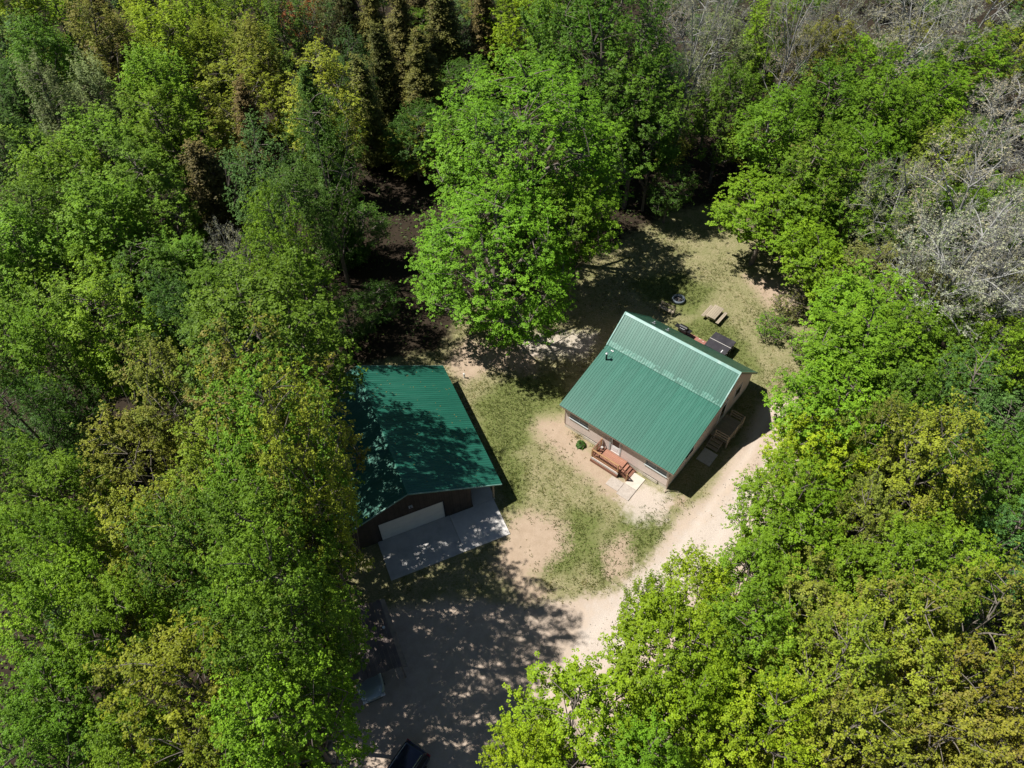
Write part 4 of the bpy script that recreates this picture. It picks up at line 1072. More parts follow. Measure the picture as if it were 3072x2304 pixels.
# far rows, top edge
T_('upright', 75, 100, 190, 15, 'lime', .1, 'bright green aspen at the far top left corner')
T_('upright', 20, -20, 168, 15, 'mid', .1, 'aspen crown cut by the top left corner of the view')
T_('upright', 160, -40, 168, 15, 'mid', 0, 'aspen along the top edge beside the dark corner cedar')
T_('upright', 200, 105, 202, 15, 'lime', .2, 'bright aspen just below the dark brown corner cedar')
T_('conifer', 310, 60, 154, 16, 'brown', 0.30, 'lone dark brown cedar among green crowns near the top left corner')
T_('upright', 390, -30, 168, 15, 'deep', 0, 'dark green aspen on the top edge behind the brown cedar')
T_('upright', 460, 70, 185, 15, 'lime', .1, 'bright upright aspen on the top edge, first after the brown cedar')
T_('upright', 600, 60, 185, 15, 'lime', .1, 'lime aspen on the top edge, second after the brown cedar')
T_('upright', 740, 80, 190, 15, 'lime', .1, 'lime aspen on the top edge just before the rust-red tree')
T_('budding', 900, 5, 146, 14, 'rust', 0.37, 'rust-red tree on the top edge')
T_('budding', 1010, 40, 134, 14, 'sage', 0.25, 'greyish thin tree on the top edge beside the rust-red tree')
T_('upright', 860, 130, 168, 14, 'mid', .1, 'mid green aspen directly below the rust-red tree')
T_('upright', 50, 190, 190, 14, 'blue', 0, 'blue-green aspen on the left edge near the top')
T_('upright', 170, 220, 213, 15, 'mid', .2, 'mid green aspen above the silvery pale poplar')
T_('upright', 340, 200, 213, 15, 'olive', .45, 'olive aspen with reddish young leaves in the upper left stand')
T_('upright', 500, 185, 202, 15, 'lime', .1, 'bright aspen in the upper left, right of the reddish olive one')
T_('upright', 650, 200, 190, 15, 'lime', .15, 'bright aspen above the yellow olive budding tree')
T_('upright', 800, 215, 179, 15, 'olive', .2, 'olive aspen between rust-red tree and yellow olive budding trees')
T_('fine', 950, 160, 157, 13, 'sage', .2, 'grey-green tree among the far cedars')
# left stand, upper middle
T_('upright', 205, 395, 168, 15, 'pale', 0, 'silvery pale poplar in the upper left stand')
T_('upright', 325, 320, 146, 15, 'pale', 0, 'smaller silvery poplar just above the large silvery one')
T_('upright', 490, 320, 258, 15, 'bright', .1, 'broad green aspen right of the silvery poplars')
T_('upright', 65, 320, 213, 14, 'deep', 0, 'deep green aspen at the left edge beside the silvery poplar')
T_('budding', 740, 310, 269, 15, 'gold', 0.09, 'yellow olive budding tree of the upper left, nearer the aspens')
T_('budding', 965, 320, 258, 15, 'gold', 0.09, 'yellow olive budding tree with grey limbs left of the great maple')
T_('conifer', 770, 420, 168, 14, 'brown', 0.30, 'short brown cedar under the yellow olive budding tree')
T_('conifer', 660, 630, 259, 15, 'brown', 0.33, 'tall brown cedar standing in the middle of the left wood')
T_('upright', 520, 450, 235, 14, 'bright', .1, 'bright tree up left of the tall brown cedar')
T_('upright', 350, 500, 280, 15, 'bright', .1, 'rounded green tree below the silvery poplars')
T_('maple', 190, 580, 269, 15, 'bright', .1, 'green maple two crowns in from the left edge, above mid height')
T_('upright', 40, 470, 235, 14, 'deep', .1, 'deep green tree on the left edge below the silvery poplars')
T_('upright', 340, 710, 302, 15, 'bright', .1, 'bright green tree well left of the tall brown cedar')
T_('maple', 95, 730, 291, 15, 'mid', .1, 'green maple on the left edge level with the tall cedar foot')
T_('upright', 500, 650, 235, 14, 'mid', .1, 'green tree touching the tall brown cedar on its left')
T_('fine', 790, 570, 213, 17, 'blue', 0, 'blue-green tree right of the tall brown cedar')
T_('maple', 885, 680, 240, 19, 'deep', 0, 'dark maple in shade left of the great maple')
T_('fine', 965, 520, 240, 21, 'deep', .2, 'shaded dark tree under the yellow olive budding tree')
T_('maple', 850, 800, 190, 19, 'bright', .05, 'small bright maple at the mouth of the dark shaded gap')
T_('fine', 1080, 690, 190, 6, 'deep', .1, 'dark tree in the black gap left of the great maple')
# left stand, middle
T_('upright', 100, 850, 280, 15, 'bright', .1, 'green tree on the left edge just above mid height')
T_('maple', 260, 870, 280, 15, 'bright', .15, 'bright green maple in the left wood level with the picnic table')
T_('budding', 430, 880, 269, 15, 'mid', 0.06, 'green tree with bluish twigs in the left wood')
T_('upright', 580, 850, 235, 14, 'mid', .1, 'green tree below the foot of the tall brown cedar')
T_('bare', 710, 790, 150, 13, 'bud', 0, 'small grey bare tree in the left wood near the dark gap')
T_('maple', 895, 920, 240, 14, 'bright', .05, 'layered bright maple at the wood edge behind the garage')
T_('maple', 725, 970, 250, 18, 'mid', .1, 'green maple between the small bare tree and the garage')
T_('upright', 40, 1040, 230, 15, 'mid', .1, 'green tree on the left edge level with the garage roof top')
T_('maple', 180, 1080, 240, 15, 'bright', .1, 'bright maple second from the left edge, level with the garage roof')
T_('upright', 390, 1060, 260, 15, 'bright', .1, 'wide green tree above the big orange-tinged tree')
T_('upright', 590, 1030, 210, 14, 'deep', .1, 'deep green tree above the orange-tinged trees')
T_('maple', 808, 1078, 450, 21.5, 'mid', .05, 'tall green maple overhanging the back corner of the garage roof')
T_('maple', 755, 1140, 330, 16, 'deep', .05, 'deep green maple left of the garage back corner')
T_('budding', 560, 1210, 330, 17, 'olive', 0.34, 'large orange-tinged olive tree in the middle of the left wood')
T_('budding', 825, 1290, 400, 22, 'olive', 0.31, 'orange-tinged tree beside the middle of the garage roof')
T_('budding', 410, 1400, 300, 16, 'olive', 0.27, 'orange-tinged tree further from the garage, two crowns away')
T_('budding', 700, 1460, 320, 18, 'gold', 0.31, 'wide gold and orange tree left of the garage front')
T_('maple', 865, 1415, 370, 23, 'mid', .15, 'green maple among gold trees left of the garage roof')
T_('budding', 915, 1480, 300, 24, 'gold', 0.25, 'gold-tipped tree hanging over the garage front corner')
T_('fine', 90, 1270, 280, 14, 'deep', .05, 'fine-leaved dark tree on the left edge at mid height')
T_('fine', 250, 1270, 240, 14, 'deep', .05, 'fine-leaved dark tree second from the left edge')
T_('maple', 70, 1480, 260, 15, 'mid', .1, 'green maple on the left edge level with the garage door')
T_('maple', 230, 1500, 240, 15, 'mid', .1, 'green maple between the edge maple and the orange-tinged tree')
# left stand, lower
T_('maple', 80, 1660, 280, 15, 'bright', .05, 'bright maple on the left edge level with the concrete apron')
T_('maple', 240, 1690, 260, 15, 'bright', .1, 'bright maple one crown in, level with the concrete apron')
T_('budding', 460, 1650, 320, 17, 'gold', 0.21, 'gold and green tree left of the carport, farther crown')
T_('maple', 660, 1690, 320, 18, 'mid', .25, 'tall green maple left of the carport')
T_('maple', 848, 1640, 340, 23, 'mid', .25, 'tall green maple between the apron and the carport')
T_('maple', 865, 1850, 360, 23, 'mid', .15, 'green maple whose crown hangs over the carport roof')
T_('maple', 225, 1880, 330, 16, 'bright', .05, 'bright layered maple near the lower left corner')
T_('maple', 400, 1890, 280, 16, 'bright', .05, 'bright layered maple beside the large yellow tree')
T_('budding', 600, 2070, 460, 18, 'gold', 0.12, 'large yellow tree with grey limbs near the bottom edge')
T_('maple', 760, 1900, 250, 17, 'mid', .1, 'green maple behind the large yellow tree')
T_('maple', 200, 2120, 330, 15, 'bright', .05, 'bright maple in the lower left corner')
T_('maple', 885, 2015, 330, 22, 'mid', .1, 'green maple just left of the sedan nose')
T_('maple', 900, 2190, 360, 21, 'bright', .15, 'bright green maple at the bottom edge beside the navy car')
T_('maple', 170, 2290, 320, 14, 'mid', .1, 'green maple cut by the bottom edge in the lower left')
T_('maple', 420, 2290, 300, 15, 'bright', .1, 'bright maple at the bottom edge left of the large yellow tree')
T_('budding', 760, 2290, 280, 16, 'gold', 0.12, 'gold-green tree at the bottom edge right of the large yellow tree')
# centre
T_('hero', 1590, 470, 640, 20, 'emerald', .0, 'great spreading bright maple at the head of the clearing')
T_('hero', 1815, 170, 480, 22, 'forest', .0, 'big dense green maple behind the great maple')
T_('upright', 1560, 90, 240, 16, 'lime', .05, 'lime tree on the top edge behind the great maple')
T_('conifer', 1050, 60, 154, 14, 'brown', 0.24, 'brown cedar on the top edge, first of the cedar row')
T_('conifer', 1130, 90, 147, 14, 'needle', 0.06, 'green cedar on the top edge, second of the cedar row')
T_('conifer', 1215, 130, 168, 15, 'needle', 0.24, 'olive cedar, third of the cedar row')
T_('conifer', 1330, 110, 196, 15, 'needle', 0.30, 'broad golden olive cedar in the cedar row')
T_('fine', 1410, 30, 168, 13, 'blue', 0, 'blue-green tree on the top edge amid cedars')
T_('conifer', 1455, 110, 161, 15, 'brown', 0.24, 'brown cedar right beside the lime tree behind the great maple')
T_('conifer', 1150, 230, 154, 13, 'needle', 0.12, 'dark olive cedar in front of the cedar row')
T_('conifer', 1270, 250, 182, 13, 'needle', 0.24, 'olive cedar touching the far left of the great maple')
T_('fine', 1060, 230, 146, 12, 'blue', 0, 'bluish tree between yellow budding tree and cedars')
T_('conifer', 1100, 330, 168, 13, 'needle', 0.18, 'dark cedar right of the grey-limbed yellow tree')
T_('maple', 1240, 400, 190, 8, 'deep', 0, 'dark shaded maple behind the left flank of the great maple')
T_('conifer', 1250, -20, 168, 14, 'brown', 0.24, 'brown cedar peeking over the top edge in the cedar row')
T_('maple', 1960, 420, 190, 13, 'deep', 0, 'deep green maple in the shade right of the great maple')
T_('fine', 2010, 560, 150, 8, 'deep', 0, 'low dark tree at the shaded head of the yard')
# top right
T_('bare', 2080, 150, 210, 20, 'bud', 0, 'tall grey bare tree right of the big dense maple')
T_('bare', 1990, 40, 170, 16, 'bud', 0, 'grey bare tree on the top edge beside the big dense maple')
T_('budding', 2150, 210, 210, 15, 'pale', 0.00, 'pale silvery green tree beside the tall bare tree')
T_('maple', 2300, 110, 190, 14, 'bright', .05, 'bright maple on the top edge between bare trees')
T_('bare', 2190, -10, 180, 17, 'bud', 0, 'grey bare tree on the top edge above the pale silvery tree')
T_('bare', 2390, 70, 170, 20, 'bud', 0, 'tall straight bare trunk tree on the top edge')
T_('budding', 2450, 170, 190, 13, 'olive', 0.19, 'olive budding tree below the tall straight bare trunk')
T_('bare', 2530, 30, 180, 16, 'bud', 0, 'grey bare tree on the top edge, second right of the straight trunk')
T_('maple', 2590, 210, 190, 13, 'bright', .1, 'small bright maple below the many-stemmed bare tree')
T_('bare', 2760, 90, 300, 18, 'bud', 0, 'pale many-stemmed bare tree near the top right corner')
T_('bare', 2950, 40, 260, 17, 'bud', 0, 'grey bare tree in the top right corner')
T_('maple', 2880, 215, 270, 14, 'bright', .3, 'bright orange-tipped maple near the top right corner')
T_('budding', 3020, 170, 230, 14, 'gold', 0.34, 'orange and green tree on the right edge near the top corner')
T_('maple', 2180, 330, 230, 14, 'mid', .05, 'green maple right of the tall bare tree')
T_('maple', 2310, 400, 270, 14, 'bright', .15, 'bright maple of the upper right stand above the layered edge maple')
T_('maple', 2440, 340, 240, 14, 'mid', .2, 'green maple in the middle of the upper right stand')
T_('maple', 2610, 370, 290, 15, 'bright', .1, 'large bright maple in the upper right stand')
T_('maple', 2760, 340, 270, 15, 'bright', .15, 'bright maple below the many-stemmed bare tree')
T_('bare', 3000, 360, 280, 16, 'bud', 0, 'tan bare tree on the right edge')
T_('maple', 2300, 640, 290, 11, 'bright', 0.1, 'layered green maple overhanging the head of the yard')
T_('maple', 2420, 540, 250, 13, 'mid', .25, 'olive-tipped maple behind the layered green maple')
T_('maple', 2560, 520, 240, 13, 'bright', .1, 'bright maple up left of the green-tinged bare tree')
T_('bare', 2680, 610, 270, 14, 'moss', 0, 'green-tinged bare tree right of the yard')
T_('budding', 2800, 490, 200, 13, 'gold', 0.12, 'yellow-green tree above the whitish bare trees')
T_('bare', 2900, 620, 360, 17, 'bud', 0, 'whitish budding bare tree of the right wood, upper one')
T_('bare', 2860, 810, 420, 19, 'bud', 0, 'large whitish bare tree with a thick leaning grey trunk')
T_('bare', 3020, 820, 330, 18, 'bud', 0, 'whitish bare tree on the right edge level with the picnic table')
T_('maple', 2450, 790, 240, 10, 'bright', .1, 'bright maple at the yard edge below the layered maple')
T_('maple', 2530, 680, 190, 10, 'mid', .1, 'green maple left of the green-tinged bare tree')
T_('fine', 2590, 830, 210, 10, 'sage', .1, 'sage green tree under the green-tinged bare tree')
T_('shrub', 2320, 985, 110, 2.2, 'mid', 0, 'small sparse green shrub on the yard beyond the hot tub')
T_('shrub', 2365, 920, 110, 2.6, 'sage', .1, 'thin low shrub at the back lawn edge under the right wood')
T_('shrub', 2420, 1050, 120, 2.2, 'mid', .1, 'low green shrub between the house corner and right wood')
# right, middle
T_('maple', 2570, 960, 320, 14, 'bright', .05, 'bright maple right of the small sparse shrub')
T_('maple', 2560, 1110, 400, 16, 'bright', .05, 'large bright maple reaching for the house corner')
T_('maple', 2485, 1270, 360, 16, 'bright', .05, 'large bright maple right of the side porch')
T_('maple', 2455, 1400, 320, 15, 'lime', .05, 'lime maple overhanging the drive below the side porch')
T_('maple', 2365, 1530, 270, 14, 'bright', .05, 'bright maple at the drive bend')
T_('budding', 2590, 1370, 220, 15, 'olive', 0.25, 'orange-tinged small tree between the lime maples and right wood')
T_('maple', 2650, 1240, 280, 15, 'mid', .05, 'green maple behind the large bright maples')
T_('maple', 2640, 1040, 240, 13, 'mid', .05, 'green maple at the foot of the large whitish bare tree')
T_('budding', 2770, 1440, 360, 16, 'gold', 0.21, 'yellow olive tree in the right wood')
T_('fine', 2860, 1250, 280, 13, 'blue', 0, 'blue-green dense tree in the right wood')
T_('fine', 3000, 1320, 270, 13, 'blue', 0, 'blue-green dense tree on the right edge')
T_('maple', 2830, 1070, 250, 13, 'mid', .1, 'green maple under the whitish bare trees')
T_('maple', 2990, 1100, 260, 13, 'bright', .1, 'bright maple on the right edge below the whitish bare trees')
T_('maple', 2960, 1470, 280, 15, 'mid', .05, 'green maple on the right edge beneath the blue-green tree')
# bottom right
T_('maple', 2370, 1660, 310, 15, 'bright', .05, 'bright maple on the inside of the drive bend')
T_('maple', 2235, 1760, 250, 13, 'bright', .05, 'bright maple pushing over the drive, small crown')
T_('budding', 2560, 1620, 260, 15, 'olive', 0.19, 'olive tree behind the drive bend maples')
T_('maple', 2650, 1750, 320, 15, 'bright', .05, 'wide green maple in the lower right wood')
T_('maple', 2840, 1720, 280, 15, 'bright', .1, 'bright maple in the lower right wood toward the edge')
T_('fine', 3010, 1650, 270, 13, 'blue', 0, 'blue-green tree on the lower right edge')
T_('budding', 2400, 1850, 300, 16, 'olive', 0.15, 'olive tree with visible grey limbs in the lower right wood')
T_('maple', 1985, 1960, 350, 16, 'lime', .05, 'bright maple leaning over the drive, lower right')
T_('maple', 1930, 1830, 120, 13, 'lime', .05, 'slim lime maple spire poking over the drive')
T_('maple', 2090, 1810, 220, 14, 'lime', .05, 'lime maple with feathery shoots over the drive')
T_('maple', 2230, 1980, 330, 16, 'bright', .15, 'green maple behind the maple leaning over the drive')
T_('budding', 2630, 1930, 360, 17, 'gold', 0.3, 'orange-gold tree in the lower right wood, upper one')
T_('budding', 2900, 1910, 350, 17, 'gold', 0.34, 'orange-gold tree on the lower right edge')
T_('budding', 2440, 2060, 360, 17, 'gold', 0.19, 'yellow-green tree in the lower right wood beside orange ones')
T_('budding', 2710, 2090, 350, 17, 'gold', 0.3, 'orange-gold tree in the lower right, middle of three')
T_('budding', 2960, 2100, 340, 17, 'amber', 0.34, 'amber tree on the right edge near the bottom')
T_('maple', 1740, 2190, 380, 15, 'lime', .0, 'brilliant lime maple at the bottom of the drive')
T_('maple', 2050, 2150, 320, 16, 'lime', .05, 'lime maple at the bottom edge right of the brilliant one')
T_('maple', 2240, 2210, 340, 16, 'lime', .15, 'lime maple at the bottom edge of the lower right wood')
T_('budding', 2490, 2240, 340, 16, 'gold', 0.21, 'gold-green tree on the bottom edge in the lower right')
T_('budding', 2760, 2260, 340, 16, 'amber', 0.3, 'amber tree on the bottom edge toward the corner')
T_('budding', 3020, 2280, 320, 16, 'amber', 0.34, 'amber tree in the bottom right corner')
T_('maple', 1600, 2310, 230, 13, 'lime', .0, 'lime maple cut by the bottom edge beside the navy car')
T_('maple', 1900, 2320, 280, 15, 'bright', .05, 'bright maple cut by the bottom edge right of the drive')
T_('hero', 1490, 785, 570, 15, 'emerald', 0.0, 'great maple with low branches sweeping toward the garage and house')
T_('maple', 1720, 660, 260, 14, 'bright', 0.05, 'bright maple shouldering the great maple on its house side')
T_('fine', 1130, 900, 150, 3.5, 'deep', 0.0, 'low dark tree in the black shade beside the garage back wall')  # filler crown, leaf colour kept deep to stand for the black shade
T_('fine', 1040, 950, 180, 4.5, 'deep', 0.0, 'low dark tree between layered maple and garage back corner')  # another filler crown, its deep colour painting in the shade
T_('maple', 2900, 980, 240, 12, 'bright', 0.1, 'bright green maple beneath the large whitish bare tree')
T_('fine', 2740, 930, 220, 11, 'sage', 0.1, 'sage tree beneath the large whitish bare tree')
T_('maple', 2990, 640, 230, 12, 'mid', 0.1, 'green maple between whitish bare trees on the right edge')
T_('maple', 2800, 690, 220, 12, 'mid', 0.1, 'green maple showing between the bare crowns of the right wood')
T_('maple', 1905, 340, 300, 20, 'forest', 0.0, 'tall dense green maple right behind the great maple')
T_('maple', 1730, 90, 270, 20, 'forest', 0.0, 'dense green maple on the top edge behind the great maple')
T_('conifer', 960, 421, 165, 16, 'deep', 0.15, 'dark evergreen added to shade the head of the gap')  # blocker tree added so the gap floor falls in shade
T_('conifer', 1005, 621, 165, 14, 'deep', 0.15, 'shorter dark evergreen added to shade the black gap')  # added likewise to keep sun off the gap floor

# understory: small trees half hidden under the canopy
und = random.Random(17)
UNDER = []
for gy in range(9, 112, 9):
    for gx in range(-84, 85, 9):
        x, y = gx + und.uniform(-3.8, 3.8), gy + und.uniform(-3.8, 3.8)
        if abs(x) > 25 + 0.66 * y: continue
        UNDER.append((x, y, und.uniform(4.5, 8.5), und.uniform(2.2, 3.6), und.choice(['maple', 'fine', 'maple', 'budding']), und.choice(['mid', 'deep', 'blue', 'mid', 'olive'])))
_ux = np.array([u[0] for u in UNDER]); _uy = np.array([u[1] for u in UNDER])
_near = np.max([masks(_ux + a, _uy + b)[0] for a, b in ((0, 0), (3, 0), (-3, 0), (0, 3), (0, -3), (2, -4), (-2, -4))], axis=0)
def _blocked(x, y):
    gx, gy = (x - GO[0]) * math.cos(GA) + (y - GO[1]) * math.sin(GA), -(x - GO[0]) * math.sin(GA) + (y - GO[1]) * math.cos(GA)
    return (-14.5 < gx < 4 and -2 < gy < 18) or (-13.5 < x < -4 and 8 < y < 23)
UNDER = [u for u, c in zip(UNDER, _near) if c < 0.05 and not _blocked(u[0], u[1])]
UNDER_SHOWN = [4, 6, 7, 10, 11, 14, 15, 17, 18, 20, 25, 26, 27, 30, 31, 32, 36, 42, 43, 44, 48, 49, 50, 51, 52, 53, 54, 55, 56, 59, 60, 63, 64, 65, 66, 67, 68, 69, 70, 71, 72, 73, 76, 85, 86, 87, 88, 90, 91, 92, 93, 95, 100, 103, 105, 107, 108, 109, 110, 111, 112, 113, 114, 121, 122, 123, 125, 126, 127, 128, 129, 130, 131, 132, 133]      # those that show between the crowns
_cnt = {}
NAMES = dict(maple='maple_tree', upright='upright_tree', budding='budding_tree', fine='dense_tree', conifer='cedar_tree', bare='bare_tree', hero='maple_tree', shrub='shrub')
CF = dict(maple=0.66, upright=0.62, budding=0.66, fine=0.62, conifer=0.5, bare=0.68, hero=0.60, shrub=0.5)
tr = random.Random(5)
TREE_POS = []
hv = random.Random(23)
for kind, px, py, d, H, col, rust, label, name in TREES:
    near_yard = (700 < px < 2000 and py > 500) or kind in ('hero', 'conifer', 'shrub', 'bare')
    H = H * (1.0 if near_yard else hv.uniform(0.84, 1.14)); d = d * (1.0 if near_yard else hv.uniform(0.86, 1.02))
    zc = H * CF[kind]
    p = at(px, py, zc)
    depth = float((p - np.array([0, 0, CAM_H])) @ _fw)
    rad = 0.5 * d * depth / FPX
    L = VAR[kind]; i = _cnt.get(kind, 0); _cnt[kind] = i + 1
    trunk_me, crown_me, R0, H0 = L[i % len(L)]
    e = empty(name or NAMES[kind], (p[0], p[1], 0), tr.uniform(0, 6.28))
    e.scale = (rad / R0, rad / R0, H / H0)
    tag(e, label, 'shrub' if kind == 'shrub' else 'tree', 'shrubs at the edge of the clearing' if kind == 'shrub' else 'trees of the wood around the clearing')
    link('trunk', trunk_me, e)
    co = link('crown', crown_me, e)
    j = [tr.uniform(0.9, 1.1) for _ in range(3)]; b = tr.uniform(0.78, 1.16)
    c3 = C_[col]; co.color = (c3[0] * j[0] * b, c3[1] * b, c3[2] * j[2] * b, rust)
    TREE_POS.append((p[0], p[1], rad, H, label))

_used = set()
for k_ in UNDER_SHOWN:
    x, y, H, rad, kind, col = UNDER[k_]
    trunk_me, crown_me, R0, H0 = VAR[kind][k_ % len(VAR[kind])]
    e = empty('understory_tree', (x, y, 0), tr.uniform(0, 6.28)); e.scale = (rad / R0, rad / R0, H / H0)
    tint_ = {'mid': 'green', 'deep': 'dark green', 'blue': 'blue-green', 'olive': 'olive'}[col]
    near_ = sorted((math.hypot(t[0] - x, t[1] - y), t[4]) for t in TREE_POS if len(t[4].split()) <= 10 and t[4] not in _used)[0][1]; _used.add(near_)
    tag(e, f'low {tint_} tree by the {near_}', 'tree', 'understory trees beneath the canopy')
    link('trunk', trunk_me, e); co = link('crown', crown_me, e)
    b = tr.uniform(0.85, 1.15); c3 = C_[col]; co.color = (c3[0] * b, c3[1] * b, c3[2] * b, 0.1)

# ---------------------------------------------------------------- undergrowth and grass
ur = np.random.default_rng(99)
n = 26000
uy = 6 + ur.random(n) ** 0.8 * 115; ux = (ur.random(n) * 2 - 1) * (26 + uy * 0.75)
clr = masks(ux, uy)[0]
k = (clr < 0.12)
cxn = lobes(77, 10, 0.05, 0.3)(ux, uy); k &= cxn > -0.25
ux, uy = ux[k], uy[k]; nn_ = len(ux)
li = np.repeat(np.arange(nn_), 3)
P0 = np.stack([ux[li] + ur.normal(size=len(li)) * 0.25, uy[li] + ur.normal(size=len(li)) * 0.25, 0.08 + np.abs(ur.normal(size=len(li))) * 0.55], -1)
a_ = ur.uniform(0, 6.28, len(li)); al = unit(np.stack([np.cos(a_), np.sin(a_), ur.uniform(-0.2, 0.3, len(li))], -1)); nm = unit(np.array([0, 0, 1.0]) + ur.normal(size=(len(li), 3)) * 0.35)
L = ur.uniform(0.14, 0.32, len(li)); v, f = leaf_faces(P0, al, nm, L, L * 0.7)
ug = link('undergrowth', np_mesh('undergrowth', v, f, M['leaf'], {'tint': ur.random(len(li)), 'growth': ur.random(len(li)) * 0.7}))
ug.color = (0.05, 0.085, 0.02, 0.35); tag(ug, 'low leafy undergrowth on the dark forest floor', 'undergrowth', kind='stuff')
# loose stones on the drive
n = 5000
sx_, sy_ = ur.uniform(-12, 30, n), ur.uniform(8, 52, n); k = masks(sx_, sy_)[1] > ur.uniform(0.35, 1.3, n)
sx_, sy_ = sx_[k], sy_[k]; n = len(sx_)
oct_ = np.array([[1, 0, 0], [0, 1, 0], [-1, 0, 0], [0, -1, 0], [0, 0, 1], [0, 0, -1]], float); of = np.array([[0, 1, 4], [1, 2, 4], [2, 3, 4], [3, 0, 4], [1, 0, 5], [2, 1, 5], [3, 2, 5], [0, 3, 5]])
sv = oct_[None] * (ur.uniform(0.012, 0.045, (n, 1, 1)) * ur.uniform(0.6, 1.4, (n, 6, 1))) + np.stack([sx_, sy_, np.full(n, 0.012)], -1)[:, None]
so = link('gravel', np_mesh('gravel', sv.reshape(-1, 3), (np.arange(n)[:, None, None] * 6 + of).reshape(-1, 3), M['stone']))
tag(so, 'loose pale gravel scattered on the sandy driveway', 'gravel', kind='stuff')
# grass tufts on the lawn
n = 170000
gx0 = ur.uniform(-14, 32, n); gy0 = ur.uniform(12, 66, n)
clr, drv, drt, grv, grn_ = masks(gx0, gy0)
cl2 = lobes(55, 16, 0.12, 1.4)(gx0, gy0); cl3 = lobes(56, 12, 0.04, 0.2)(gx0, gy0)
prob = np.clip((clr - 0.3) * 1.6, 0, 1) * np.clip(np.maximum(1 - drv * 1.35, 0.22 * mid_strip(gx0, gy0)), 0.0, 1) * np.clip(1.05 - drt * 0.95, 0, 1) * np.clip(1 - grv * 0.5, 0, 1) * np.clip(0.30 + 0.9 * cl2 + 0.5 * cl3 + 0.6 * grn_, 0.04, 1)
hx = gx0 - HO[0]; hy = gy0 - HO[1]; lx = hx * math.cos(HA) + hy * math.sin(HA); ly = -hx * math.sin(HA) + hy * math.cos(HA)
prob[(lx > -0.1) & (lx < W + 0.1) & (ly > -0.1) & (ly < D + 0.1)] = 0
prob[(lx > 1.9) & (lx < 4.8) & (ly > 13.8) & (ly < 16)] = 0
prob[(lx > 3.7) & (lx < 8.2) & (ly > -2.8) & (ly < 0.1)] = 0
hx = gx0 - GO[0]; hy = gy0 - GO[1]; qx = hx * math.cos(GA) + hy * math.sin(GA); qy = -hx * math.sin(GA) + hy * math.cos(GA)
prob[(qx > -12) & (qx < 0.1) & (qy > -0.05) & (qy < 16)] = 0
k = ur.random(n) < prob; gx0, gy0, gg = gx0[k], gy0[k], grn_[k]; nb = 5
li = np.repeat(np.arange(len(gx0)), nb); m_ = len(li)
sz = ur.uniform(0.6, 1.5, len(gx0))[li]
a_ = ur.uniform(0, 6.28, m_); al = unit(np.stack([np.cos(a_), np.sin(a_), ur.uniform(0.3, 1.4, m_)], -1))
P0 = np.stack([gx0[li] + ur.normal(size=m_) * 0.05 * sz, gy0[li] + ur.normal(size=m_) * 0.05 * sz, 0.02 + 0 * sz], -1)
L = ur.uniform(0.05, 0.12, m_) * sz; v, f = leaf_faces(P0, al, unit(np.array([0, 0, 1.0]) + ur.normal(size=(m_, 3)) * 0.3), L, 0.028 * sz, 0.1)
go = link('lawn_grass', np_mesh('lawn_grass', v, f, M['leaf'], {'tint': ur.random(m_), 'growth': np.clip(ur.random(len(gx0))[li] - 0.5 * gg[li], 0, 1)}))
go.color = (0.080, 0.105, 0.024, 0.3); tag(go, 'patchy short lawn grass tufts on the dry yard', 'grass', kind='stuff')
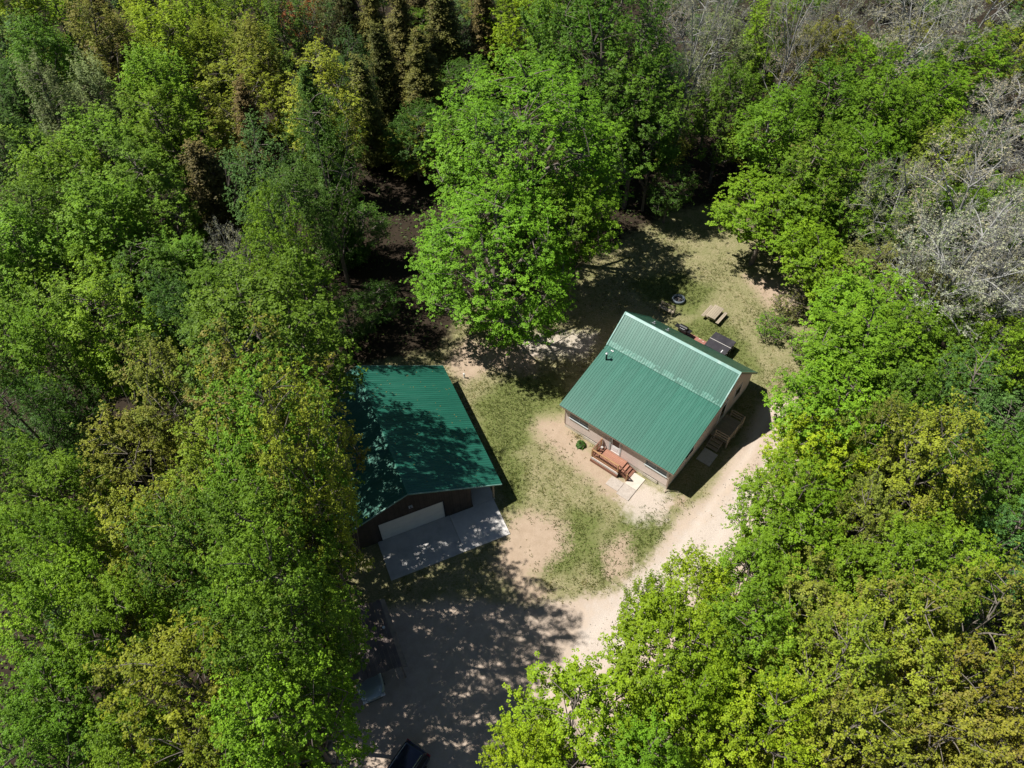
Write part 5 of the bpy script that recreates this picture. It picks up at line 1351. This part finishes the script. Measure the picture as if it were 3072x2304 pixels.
# a few leaves and seeds blown onto the garage roof
n = 260
fx = -11.5 + 11.8 * ur.random(n) ** 1.4; fy = ur.uniform(GY0 + 0.2, GY1 - 0.2, n); fz = np.array([groof(a) for a in fx]) + 0.045
P0 = np.array([gw(a, b, c_) for a, b, c_ in zip(fx, fy, fz)]); al = unit(np.stack([ur.normal(size=n), ur.normal(size=n), ur.normal(size=n) * 0.15], -1)); L = ur.uniform(0.05, 0.12, n)
v, f = leaf_faces(P0, al, np.tile([0, 0, 1.0], (n, 1)), L, L * 0.7, 0.1)
fo = link('fallen_leaves', np_mesh('fallen_leaves', v, f, M['leaf'], {'tint': ur.random(n), 'growth': np.ones(n)})); fo.color = (0.16, 0.11, 0.05, 0.5)
tag(fo, 'fallen leaves scattered on the garage roof', 'leaves', kind='stuff')
# the small plants against the front wall
hp_ = hw(2.28, -0.75)
hs = empty('hosta_plant', (hp_[0], hp_[1], 0)); tag(hs, 'small round green leafy plant at the foot of the front wall', 'plant', 'plants at the house wall')
pr = np.random.default_rng(4); n = 130
a_ = pr.uniform(0, 6.28, n); q_ = pr.random(n) ** 0.6
P0 = np.stack([np.cos(a_) * q_ * 0.30, np.sin(a_) * q_ * 0.30, 0.34 * (1 - q_ ** 2) + 0.08], -1)
al = unit(np.stack([np.cos(a_), np.sin(a_), 0.5 - 0.9 * q_], -1)); L = pr.uniform(0.16, 0.26, n)
v, f = leaf_faces(P0, al, unit(np.array([0, 0, 1.0]) + al * 0.4 + pr.normal(size=(n, 3)) * 0.2), L, L * 0.6, 0.3)
lo = link('leaves', np_mesh('leaves', v, f, M['leaf'], {'tint': pr.random(n), 'growth': pr.random(n) * 0}), hs); lo.color = (0.045, 0.115, 0.016, 0)
MB().tube([(0, 0, -0.02), (0, 0, 0.25)], 0.03, 6).build('stem', M['bark'], hs)
hp_ = hw(1.5, -0.3)
hs = empty('dry_plant', (hp_[0], hp_[1], 0)); tag(hs, 'straggly brown and green plant beside the foundation', 'plant', 'plants at the house wall')
P0 = np.stack([pr.normal(size=50) * 0.2, pr.normal(size=50) * 0.1, pr.random(50) * 0.2 + 0.03], -1); L = pr.uniform(0.1, 0.2, 50)
al = unit(pr.normal(size=(50, 3)) + [0, 0, 0.8]); v, f = leaf_faces(P0, al, unit(pr.normal(size=(50, 3)) + [0, 0, 1.5]), L, L * 0.4)
lo = link('leaves', np_mesh('leaves', v, f, M['leaf'], {'tint': pr.random(50), 'growth': pr.random(50)}), hs); lo.color = (0.07, 0.09, 0.03, 0.6)
